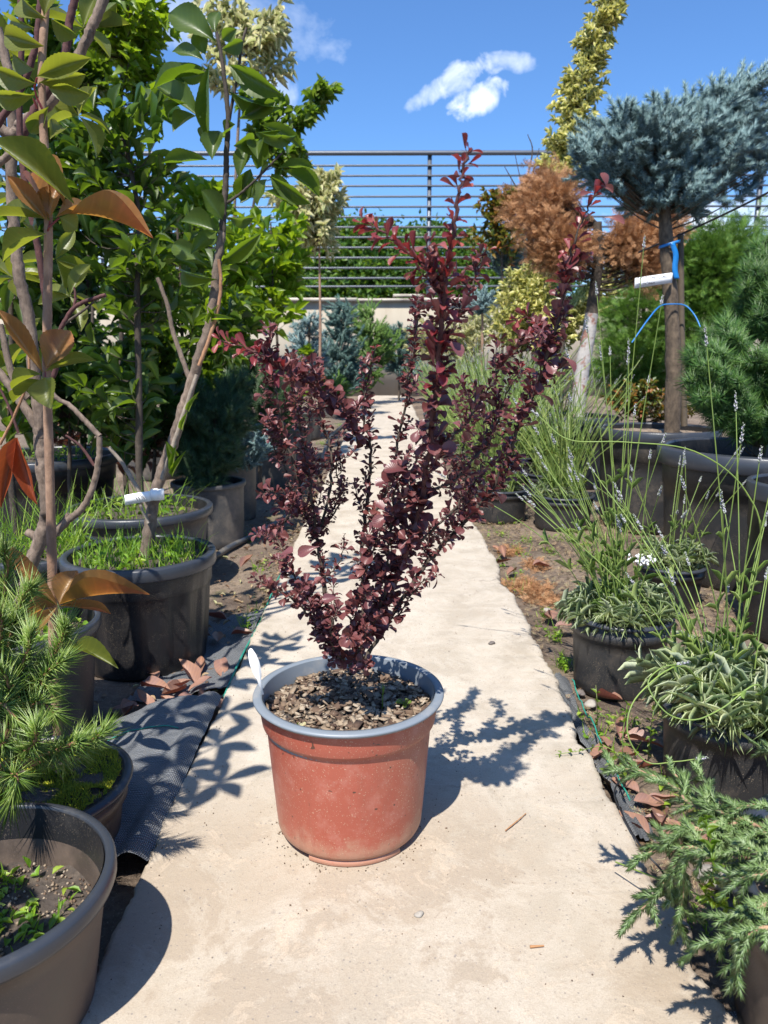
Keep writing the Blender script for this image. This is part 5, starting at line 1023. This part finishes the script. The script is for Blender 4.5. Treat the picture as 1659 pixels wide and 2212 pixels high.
conifer('pine_shrub', 'dense dark green dwarf pine in the huge black pot at right', 'pine', [(1640, 990, 2.75), (1650, 850, 2.8), (1660, 650, 2.8)], 0, 'pine_needle', .060, .0034, .005, 6, 1.05, r0=.03, tip=.035, start=.86, side=4, dirn=.8, blobs=[(1600, 780, 2.65, 100, 70, 60), (1660, 660, 2.8, 80, 90, 54), (1560, 840, 2.6, 70, 60, 30), (1640, 880, 2.6, 90, 60, 40), (1530, 760, 2.7, 40, 50, 14), (1690, 560, 2.8, 60, 60, 20)])
def thuja(name, label, trunk, blobs, m, L, group=None, r0=.02, bk='bark_dark', g=GZ, part='foliage', split=None):
    b0 = at(*trunk[0]); e = empty(name, (b0[0], b0[1], g), label, 'thuja', group)
    TP = smooth_path([at(*q) for q in trunk], 8); TP = np.vstack([[TP[0][0], TP[0][1], g], TP]) if split is None else TP
    if split is None: mb = MB(); tube(mb, TP, r0, r0*.6, seg=12, knob=.05); mb.build('trunk', bk, e)
    else:
        k_ = int(len(TP)*split); mb = MB(); tube(mb, TP[:k_+1], r0*1.04, r0*.9, seg=16, knob=.03); mb.build('trunk_base', 'whitewash', e); mb = MB(); tube(mb, TP[k_:], r0*.88, r0*.6, seg=14, knob=.06); mb.build('trunk', bk, e)
    tm = MB(); lm = MB()
    for (u_, v_, Y_, ru, rv, n_) in blobs:
        c_ = at(u_, v_, Y_); rx = pxr(ru, Y_); rz = pxr(rv, Y_)
        for T_ in ell(n_, c_, (rx, rx*.8, rz), .4):
            cand = TP[np.abs(TP[:, 2]-(T_[2]-.3*np.hypot(*(TP[:, :2]-T_[:2]).T))).argmin()]; P = bow(cand*.35+T_*.65 if np.linalg.norm(cand-T_) > .5 else cand, T_, .1, 4)
            tube(tm, P, .003, .0015, seg=4); d = nrm(T_-c_)*.8+nrm(P[-1]-P[-2])*.5
            k_ = 20; Pq = P[-1]+rng.normal(0, L*.55, (k_, 3)); scatter(lm, FROND, Pq, d+rng.normal(0, .5, (k_, 3))+[0, 0, -.05], rng.standard_normal((k_, 3)), L*rng.uniform(.6, 1.1, k_), L*rng.uniform(.5, .9, k_))
    tm.build('twigs', bk, e); lm.build(part, m, e); return e
YT = 4.6
thuja('thuja_tree', 'dead brown thuja with pom-pom crown and whitewashed leaning trunk', [(1247, 900, YT), (1258, 800, YT), (1272, 720, YT), (1280, 660, YT), (1292, 560, YT), (1290, 480, YT)], [(1192, 430, YT, 48, 42, 110), (1165, 480, YT-.1, 40, 20, 40), (1212, 540, YT-.1, 52, 36, 100), (1370, 525, YT, 54, 46, 110), (1430, 490, YT, 30, 34, 40), (1390, 580, YT, 34, 24, 24), (1130, 450, YT, 24, 14, 18)], 'thuja_brown', .072, r0=.042, bk='bark_dark', split=.55)
GT = 'green thujas behind the right-hand pots'
thuja('thuja_shrub', 'feathery bright green thuja behind the blue spruce trunk', [(1550, 900, 5.2), (1550, 600, 5.2)], [(1530, 590, 5.2, 80, 70, 130), (1590, 540, 5.2, 60, 50, 60), (1520, 700, 5.2, 90, 70, 120), (1640, 620, 5.2, 60, 80, 70), (1490, 560, 5.2, 40, 40, 30)], 'thuja_green', .09, GT)
thuja('thuja_shrub', 'green thuja between the dead brown thuja and the spruce trunk', [(1390, 900, 5.4), (1390, 660, 5.4)], [(1390, 690, 5.4, 80, 70, 110), (1360, 780, 5.3, 80, 70, 90), (1430, 800, 5.3, 60, 70, 60)], 'thuja_green', .085, GT)
tree('low_shrub', 'low green shrub with brown-edged leaves behind the spruce pot', 'shrub', [[(1380, 920, 4.6), (1385, 850, 4.6)]], [(1380, 860, 4.5, 80, 40, 50), (1480, 860, 4.6, 60, 40, 20)], SMALL, 'red_tip_leaf', .035, .022, 3, .03, .008)
EG = 'variegated euonymus shrubs behind the path end'
tree('euonymus_shrub', 'tall narrow column of yellow variegated leaves leaning against the sky', 'shrub', [[(1215, 760, 5.6), (1222, 500, 5.6), (1228, 330, 5.6), (1258, 190, 5.6), (1290, 60, 5.6), (1310, -40, 5.6)]], [(1305, 20, 5.6, 40, 50, 34), (1282, 100, 5.6, 42, 50, 44), (1262, 170, 5.6, 46, 50, 46), (1240, 235, 5.6, 48, 50, 46), (1222, 300, 5.6, 46, 45, 40), (1195, 345, 5.6, 30, 40, 22), (1255, 290, 5.6, 40, 40, 20), (1215, 370, 5.6, 50, 40, 24), (1330, -30, 5.6, 40, 40, 14)], OVATE, 'euonymus_leaf', .062, .026, 3, .035, .018, group=EG, lift=.3, tw=.004)
tree('euonymus_shrub', 'round yellow variegated bush under the dead brown thuja', 'shrub', [[(1150, 860, 6.0), (1150, 700, 6.0)]], [(1140, 620, 6.0, 74, 60, 76), (1125, 700, 6.0, 80, 60, 96), (1190, 720, 6.0, 70, 70, 66), (1300, 640, 6.2, 40, 60, 26), (1320, 600, 6.3, 30, 30, 12), (1200, 800, 6.0, 50, 40, 24)], OVATE, 'euonymus_leaf', .062, .026, 3, .035, .014, group=EG, lift=.3, tw=.004)
tree('mixed_shrub', 'grey-green shrub in front of the beige wall right of the barberry', 'shrub', [[(960, 830, 11.0), (960, 700, 11.0)]], [(930, 730, 11.0, 60, 50, 50), (1000, 740, 11.0, 60, 50, 50), (1050, 700, 10.5, 40, 50, 30)], OVATE, 'pale_leaf', .09, .03, 3, .06, .02, lift=.3, tw=.005)
tree('photinia_bush', 'red-tipped bush with bare twigs before the fence', 'shrub', [[(1085, 800, 7.4), (1085, 600, 7.4), (1080, 480, 7.4)]], [(1075, 440, 7.4, 52, 40, 44), (1050, 500, 7.4, 50, 40, 30), (1115, 420, 7.4, 30, 40, 16), (1095, 520, 7.4, 50, 40, 20)], OVATE, 'red_tip_leaf', .07, .028, 3, .05, .014, lift=.3)
SG = 'small blue spruces on stems near the wall'
conifer('blue_spruce', 'small pale blue spruce ball right of the barberry top', 'spruce', [(1098, 800, 7.8), (1098, 560, 7.8)], 0, 'spruce_needle', .03, .007, .012, 7, .9, blobs=[(1090, 540, 7.8, 50, 40, 60)], tip=.12, r0=.03, tw=.004, group=SG, bk='bark_tan')
conifer('blue_spruce', 'little blue spruce ball low before the wall', 'spruce', [(1042, 800, 9.0), (1042, 650, 9.0)], 0, 'spruce_needle', .03, .008, .014, 7, .9, blobs=[(1040, 655, 9.0, 28, 26, 34)], tip=.12, r0=.02, tw=.004, group=SG, bk='bark_tan')
mb = MB()
tb = empty('bare_sapling', at(1180, 760, 6.8)*[1, 1, 0]+[0, 0, GZ], 'leafless dark twiggy sapling sticking up before the fence', 'sapling')
for pl in ([(1180, 760, 6.8), (1150, 560, 6.8), (1130, 420, 6.8), (1112, 330, 6.8)], [(1130, 420, 6.8), (1150, 330, 6.8), (1140, 290, 6.8)], [(1150, 380, 6.8), (1165, 320, 6.8)], [(1130, 430, 6.8), (1090, 360, 6.8)]): tube(mb, smooth_path([at(*q) for q in pl]), .009, .003, seg=5)
mb.build('branches', 'bark_dark', tb)
# poplars beyond the fence
HG = 'leafy green trees beyond the fence'
hz = [(430, 22, 540, 'd'), (560, 24, 520, ''), (640, 26, 545, ''), (715, 22, 492, 'slim green tree with pointed top left of the fence post'), (760, 25, 500, ''), (810, 22, 488, 'pointed green tree beyond the fence between pale maple and fence post'), (870, 24, 515, 'rounded green tree beyond the fence just left of the fence post'), (935, 26, 500, 'green tree straight behind the middle fence post'), (1010, 23, 510, 'green tree beyond the fence behind the red barberry tip'), (1090, 24, 520, ''), (1180, 26, 540, ''), (1400, 25, 560, 'green tree beyond the fence under the blue spruce crown'), (1560, 25, 540, ''), (300, 26, 560, ''), (150, 25, 560, '')]
tree_proto = None
for i, (u_, Y_, v_, lab) in enumerate(hz):
    top = at(u_, v_, Y_); H = top[2]-GZ
    if i < 3:
        e = empty('poplar_tree', (top[0], Y_, GZ), 'leafy green tree in the row beyond the metal fence', 'tree', HG)
        mb = MB(); tube(mb, [(top[0], Y_, GZ), (top[0], Y_, GZ+H*.5), (top[0]+.1, Y_, GZ+H*.93)], .12, .03, seg=8); mb.build('trunk', 'bark_grey', e)
        n_ = 260; t = rng.uniform(.22, 1, n_); R0 = H*.30; rad = R0*np.sqrt(np.clip(1-((t-.45)/.56)**2, .01, 1))*rng.uniform(.45, 1.08, n_); a = rng.uniform(0, 2*pi, n_)
        cc = np.stack([top[0]+rad*np.cos(a), Y_+rad*np.sin(a), GZ+H*t], -1); mb = MB(); k_ = 26
        Pq = np.repeat(cc, k_, 0)+rng.normal(0, .16, (n_*k_, 3)); scatter(mb, SMALL, Pq, rng.standard_normal((n_*k_, 3)), rng.standard_normal((n_*k_, 3))+[0, -.3, .9], rng.uniform(.10, .2, n_*k_), rng.uniform(.07, .12, n_*k_)); mb.build('crown', 'hedge_leaf', e); tree_proto = tree_proto or []; tree_proto.append((e, H))
    else:
        s_, H0 = tree_proto[i % 3]; c_ = copy_tree(s_); c_.location = (top[0], Y_, GZ); c_.scale = (H/H0, H/H0, H/H0); c_.rotation_euler.z = i*1.7
        if lab: c_['label'] = lab

# ------------------------------------------------------------------ juniper in the corner pot
jr = dH+[0.0, .06, 0]; jn = empty('juniper_shrub', jr, 'spreading blue-green juniper reaching over the path from the corner pot', 'juniper')
JB = [([(1600, 1770, .80), (1520, 1740, .84), (1440, 1690, .88), (1380, 1665, .90), (1322, 1660, .92)], 1), ([(1640, 1800, .8), (1560, 1775, .80), (1490, 1800, .82), (1430, 1830, .86), (1385, 1850, .86)], 1), ([(1500, 1790, .80), (1470, 1850, .80), (1420, 1930, .80), (1372, 1975, .80)], 1), ([(1490, 1830, .79), (1480, 1900, .79), (1470, 1960, .79), (1462, 2010, .79)], 1), ([(1640, 1830, .76), (1590, 1850, .74), (1510, 1840, .76), (1450, 1880, .77)], .9),
      ([(1690, 2000, .66), (1620, 2010, .66), (1560, 2030, .67), (1500, 2045, .68)], 1), ([(1650, 2000, .66), (1610, 2060, .66), (1585, 2110, .66)], 1), ([(1690, 1950, .7), (1640, 1960, .68), (1600, 1975, .68), (1560, 1985, .68)], .9), ([(1690, 1760, .8), (1640, 1740, .80), (1590, 1745, .8)], .9), ([(1700, 1830, .75), (1660, 1800, .74), (1620, 1800, .74)], .9), ([(1500, 1740, .84), (1480, 1700, .87), (1450, 1665, .9)], .8), ([(1560, 1760, .82), (1530, 1700, .86), (1500, 1660, .9)], .9), ([(1700, 1880, .70), (1640, 1890, .69), (1580, 1900, .70), (1530, 1890, .72)], .9), ([(1690, 1640, .9), (1650, 1620, .95)], .8), ([(1680, 1900, .7), (1650, 1850, .7), (1610, 1830, .7)], .9)]
for pl, s_ in JB:
    P = smooth_path([jr*.5+at(*pl[0])*.5]+[at(*q) for q in pl], 6); mb = MB(); tube(mb, P, .0030, .0014, seg=7, knob=.12); br = mb.build('branch', 'bark_tan', jn)
    mb = MB(); needles(mb, P, .0020, 6, .75, .012*s_, .0024, .40, 1)
    Q, T, f = along(P, .0078, .25, 1)
    for q_, t_, ff in zip(Q, T, f):
        d = nrm(t_*1.0+rng.normal(0, .55, 3)+[0, 0, .15]); l_ = random.uniform(.018, .042)*(1.15-.5*ff); S = smooth_path([q_, q_+d*l_*.5, q_+d*l_+[0, 0, -.003]], 3); needles(mb, S, .0020, 6, .75, .011*s_, .0023, 0, 1)
    mb.build('needles', 'juniper_needle', br)
mb = MB(); P = smooth_path([dH+[-.03, .0, 0], at(1570, 1960, .74), at(1545, 1880, .72), at(1530, 1810, .74), at(1525, 1760, .76)], 6); tube(mb, P, .0015, .0007, seg=5); wd_ = empty('weed_plant', P[0], 'bright green leafy weed growing up through the corner juniper', 'weed'); mb.build('stem', 'bright_leaf', wd_); mb = MB(); leafy(mb, OVATE, P, .009, 3, 1.1, .014, .005, .1, 1, .5); mb.build('leaves', 'bright_leaf', wd_)

# ------------------------------------------------------------------ things lying on the ground
dls = []
for k in range(4):
    mb = MB(); V, lo, to, uv = leaf_tpl('ovate', 10, 6, .2+.5*k/3, .22*(-1)**k, .8); V = V*[.075, .030, .06]; V[:, 2] -= V[:, 2].min(); mb.add(V, lo, to, uv); me = mb.mesh('fallen_leaf'); me.materials.append(M['dead_leaf']); dls.append(me)
def put_leaf(x_, y_, z, rz, s, lab, gname):
    o = bpy.data.objects.new('fallen_leaf', random.choice(dls)); C.objects.link(o); o.location = (x_, y_, z); o.rotation_euler = (random.uniform(-.35, .35), random.uniform(-.3, .15), rz); o.scale = (s, s, s); tag(o, lab, 'fallen leaf', gname)
gR = 'reddish fallen leaves on the soil right of the path'; gL = 'reddish fallen leaves on the soil left of the path'
for (u_, v_) in ((1090, 1205), (1115, 1235), (1065, 1215), (1150, 1225), (1240, 1440), (1265, 1475), (1290, 1500), (1310, 1625), (1350, 1610), (1370, 1630), (1320, 1640), (1340, 1660), (1365, 1745), (1385, 1765), (1405, 1800), (1430, 1790), (1395, 1730), (1080, 1190), (1190, 1345), (1200, 1365), (1175, 1330), (1450, 1800), (1380, 1720), (1340, 1600), (1415, 1600), (1480, 1800), (1215, 1300)):
    p = gr(u_, v_, -.035); put_leaf(max(p[0], .425), p[1], -.040+random.uniform(0, .012), random.uniform(0, 6.3), random.uniform(.7, 1.05), 'reddish-brown curled leaf fallen on the soil along the right path edge', gR)
for (u_, v_) in ((430, 1455), (400, 1490), (355, 1500), (380, 1515), (440, 1500), (410, 1525), (330, 1530), (300, 1540), (450, 1525), (290, 1520), (360, 1545), (470, 1400), (500, 1380), (440, 1375), (490, 1340), (520, 1230), (340, 1470), (425, 1480), (310, 1500), (395, 1545), (460, 1480), (480, 1440)):
    p = gr(u_, v_, -.035); put_leaf(min(p[0], -.37), p[1], -.040+random.uniform(0, .014), random.uniform(0, 6.3), random.uniform(.8, 1.25), 'reddish-brown dry leaf fallen between the left pots and the path', gL)
# brown thuja bits and crumbs (uncountable)
mb = MB(); n_ = 5200; X_ = rng.uniform(.42, 1.15, n_); Y_ = rng.uniform(.9, 4.2, n_); kp = (np.sin(X_*13+1)*np.sin(Y_*6) > -.2); X_, Y_ = X_[kp], Y_[kp]; n_ = len(X_)
scatter(mb, FROND, np.stack([X_, Y_, np.full(n_, -.042)+rng.uniform(0, .014, n_)], -1), rng.standard_normal((n_, 3))*[1, 1, .25], np.tile([0, 0, 1.], (n_, 1))+rng.normal(0, .3, (n_, 3)), rng.uniform(.015, .04, n_), rng.uniform(.01, .025, n_)); mb.build('litter', 'litter_bits')
tag(bpy.data.objects['litter'], 'brown scraps of dry thuja scattered on the soil to the right', 'litter', None, 'stuff')
mb = MB(); n_ = 900; X_ = -.365-rng.exponential(.12, n_); Y_ = rng.uniform(1.55, 5, n_); scatter(mb, FROND+LAUREL, np.stack([X_, Y_, np.full(n_, -.044)+rng.uniform(0, .010, n_)], -1), rng.standard_normal((n_, 3))*[1, 1, .2], np.tile([0, 0, 1.], (n_, 1))+rng.normal(0, .3, (n_, 3)), rng.uniform(.01, .035, n_), rng.uniform(.006, .012, n_)); tag(mb.build('litter', 'litter_bits'), 'small dry scraps on the soil left of the path', 'litter', None, 'stuff')
for (u_, v_, s_, m_, lab) in ((1062, 1391, .009, 'stone_dark', 'small dark round pebble on the path right of the barberry'), (905, 1978, .0065, 'stone_grey', 'flat pale chip lying on the path in front of the red pot'), (1275, 1525, .016, 'stone_grey', 'grey stone by the right path edge under the lavender pot'), (1300, 1440, .02, 'stone_grey', 'stone on the soil before the dusty lavender pot'), (1185, 1325, .02, 'stone_grey', 'pale stone at the path edge beside the dusty pot'), (1560, 1910, .035, 'stone_grey', 'grey stone slab piece under the corner juniper'), (1255, 1500, .012, 'stone_dark', 'dark pebble by the right path edge near the dusty pot')):
    p = gr(u_, v_, 0 if u_ < 1100 else -.045); th = np.linspace(0, 2*pi, 16, endpoint=False); pr = [(.01, 0), (.8, .1), (1, .35), (.75, .62), (.35, .72), (.01, .74)]
    b_ = lathe(pr, 16, lambda r, z, t: (r*(1+.18*np.sin(t*2+u_)+.1*np.sin(t*3+v_)), z*(1+.15*np.cos(t+u_)))); tag(MB().add(*xf(b_, (max(p[0], .44) if u_ > 1100 else p[0], p[1], p[2]), 0, s_)).build('stone', m_), lab, 'stone')
mb = MB(); a = gr(1092, 1794, .003); b_ = gr(1136, 1757, .003); tube(mb, smooth_path([a, (a+b_)/2+[.005, .004, .001], b_]), .0012, .0006, seg=5, knob=.3); tag(mb.build('twig', 'thuja_brown'), 'short brown twig lying on the path before the red pot', 'twig')
mb = MB(); a = gr(1145, 2045, .003); b_ = gr(1175, 2043, .003); tube(mb, [a, b_], .002, .001, seg=5); tag(mb.build('twig', 'thuja_brown'), 'tiny dry splinter on the path near the bottom of the photo', 'twig')
mb = MB(); tube(mb, smooth_path([gr(1395, 1640, -.01), gr(1330, 1700, .004), gr(1345, 1760, .004), gr(1385, 1830, .003), gr(1425, 1875, -.01), gr(1440, 1900, -.03)]), .0016, seg=5); tag(mb.build('drip_tube', 'cable_black'), 'thin dark tube curving over the right edge of the path', 'tube')
mb = MB(); P = smooth_path([at(1395, 1865, .86), at(1440, 1880, .80), at(1540, 1935, .72), at(1600, 1990, .66)]); P = smooth_path([gr(1330, 1862, .03), gr(1400, 1890, .05), gr(1500, 1930, .07), gr(1610, 1985, .09)]); tube(mb, P, .0012, seg=5); tag(mb.build('grass_stalk', 'lavender_green'), 'thin pale grass stalk crossing the corner juniper', 'grass stalk')
mb = MB()
for (u_, v_, r_, m_) in ((1140, 1275, .035, 500), (1175, 1300, .03, 240), (1100, 1195, .02, 160), (1155, 1225, .022, 160)):
    c_ = gr(u_, v_, -.045); n_ = m_; P = c_+np.stack([rng.normal(0, r_, n_), rng.normal(0, r_*1.2, n_), np.abs(rng.normal(0, .010, n_))], -1)
    scatter(mb, FROND, P, rng.standard_normal((n_, 3))*[1, 1, .35]+[0, 0, .1], rng.standard_normal((n_, 3)), rng.uniform(.02, .045, n_), rng.uniform(.012, .03, n_))
tag(mb.build('dry_thuja_scraps', 'thuja_brown'), 'little heaps of dry orange thuja sprays on the soil by the right path edge', 'dry sprays', None, 'stuff')
# crumbs of grit and soil lying on the path and in the near pots (uncountable)
def crumbs(pts, s0, s1, m, label, nm='grit'):
    n_ = len(pts); mb = MB(); scatter(mb, OCT, pts, rng.standard_normal((n_, 3))*[1, 1, .3], np.tile([0, 0, 1.], (n_, 1))+rng.normal(0, .3, (n_, 3)), rng.uniform(s0, s1, n_)*rng.uniform(.5, 1, n_), rng.uniform(s0, s1, n_)*.7); return tag(mb.build(nm, m, None, False), label, 'grit', None, 'stuff')
n_ = 900; X_ = rng.uniform(-.35, .40, n_); Y_ = rng.uniform(.5, 4, n_); k_ = rng.random(n_) < .35; X_[k_] = np.where(rng.random(k_.sum()) < .5, -.35+rng.exponential(.03, k_.sum()), .40-rng.exponential(.03, k_.sum()))
crumbs(np.stack([X_, Y_, np.full(n_, .0012)], -1), .0015, .0042, 'chip_wood', 'tiny crumbs of soil and grit strewn over the concrete path')
n_ = 160; a = rng.uniform(0, 2*pi, n_); q = .112+rng.exponential(.012, n_); crumbs(np.stack([px_+q*np.cos(a), py_+q*np.sin(a), np.full(n_, .0015)], -1), .002, .005, 'chip_wood', 'crumbs of soil round the foot of the red pot')
for c_, r_, lab in ((cA, rA, 'soil crumbs in the bottom left pot'), (dH, sH, 'soil crumbs in the lower right corner pot'), (cC, rC, 'soil crumbs in the worn pot behind the mossy one')):
    n_ = 900; a = rng.uniform(0, 2*pi, n_); q = r_*.97*np.sqrt(rng.random(n_)); crumbs(np.stack([c_[0]+q*np.cos(a), c_[1]+q*np.sin(a), c_[2]+.05*r_*(1-(q/r_)**2)+.002*rng.random(n_)], -1), .003, .009, 'chip_wood', lab, 'soil_crumbs')
# weeds along the path edges
wd = []
for (u_, v_, n_, L_, r_) in ((1215, 1440, 40, .05, .02), (1290, 1600, 26, .04, .03), (1335, 1570, 20, .05, .03), (1180, 1330, 26, .03, .02), (1200, 1380, 26, .04, .02), (1250, 1560, 16, .03, .02), (1400, 1680, 16, .05, .03), (1460, 1740, 30, .04, .03), (1120, 1190, 16, .03, .03), (1040, 1160, 16, .03, .03), (1500, 1990, 26, .03, .04)):
    p = gr(u_, v_, -.045); wd.append((max(p[0], .425), p[1], n_, L_, r_))
for (u_, v_, n_, L_, r_) in ((535, 1370, 34, .10, .025), (555, 1330, 16, .07, .02), (560, 1230, 14, .06, .03), (540, 1170, 14, .10, .03), (660, 1030, 20, .06, .04), (700, 960, 40, .06, .06), (735, 920, 40, .05, .08), (752, 890, 40, .06, .1), (640, 1090, 14, .05, .03)):
    p = gr(u_, v_, -.045); wd.append((min(p[0], -.372), p[1], n_, L_, r_))
mb = MB()
for x_, y_, n_, L_, r_ in wd:
    P = np.stack([x_+rng.normal(0, r_, n_)*.5, y_+rng.normal(0, r_, n_), np.full(n_, -.048)], -1); scatter(mb, BLADE, P, np.stack([rng.normal(0, .5, n_), rng.normal(0, .5, n_), np.ones(n_)], -1), rng.standard_normal((n_, 3)), L_*rng.uniform(.4, 1, n_), .0028)
    k_ = n_//2; scatter(mb, OVATE, P[:k_]+np.stack([0*P[:k_, 0], 0*P[:k_, 0], rng.uniform(.008, L_*.5, k_)], -1), rng.standard_normal((k_, 3))*[1, 1, .2]+[0, 0, .2], np.tile([0, 0, 1.], (k_, 1))+rng.normal(0, .3, (k_, 3)), .014, .009)
for _ in range(60):
    x_, y_ = random.uniform(.43, .95), random.uniform(1.3, 3.6); n_ = 10; P = np.stack([x_+rng.normal(0, .02, n_), y_+rng.normal(0, .02, n_), np.full(n_, -.047)], -1)
    scatter(mb, BLADE, P, np.stack([rng.normal(0, .6, n_), rng.normal(0, .6, n_), np.ones(n_)], -1), rng.standard_normal((n_, 3)), rng.uniform(.015, .06, n_), .0022); scatter(mb, OVATE, P[:6]+[0, 0, .012], rng.standard_normal((6, 3))*[1, 1, .2], np.tile([0, 0, 1.], (6, 1))+rng.normal(0, .3, (6, 3)), .013, .008)
tag(mb.build('weeds', 'grass_blade'), 'small green weeds and grass along both edges of the path', 'weeds', None, 'stuff')
e = empty('chickweed', gr(1360, 1660, -.04), 'trailing chickweed whose stems creep over the right path edge', 'weed')
mb = MB(); lm = MB()
for pl in ([gr(1380, 1660, -.03), gr(1330, 1625, .006), gr(1300, 1612, .012), gr(1250, 1622, .01), gr(1200, 1630, .006)], [gr(1330, 1625, .006), gr(1318, 1650, .006), gr(1305, 1668, .004)], [gr(1350, 1700, -.03), gr(1345, 1600, .08)+[0, 0, 0], gr(1355, 1520, .12)], [gr(1400, 1640, -.03), gr(1408, 1560, .08), gr(1420, 1500, .12)], [gr(1290, 1570, -.03), gr(1290, 1520, .05), gr(1287, 1480, .09)]):
    P = smooth_path(pl, 5); tube(mb, P, .0009, .0006, seg=4); leafy(lm, OVATE, P, .022, 2, 1.1, .014, .007, .1, 1, .6)
mb.build('stems', 'lavender_green', e); lm.build('leaves', 'bright_leaf', e)
# hills of trees at far left and right close the horizon
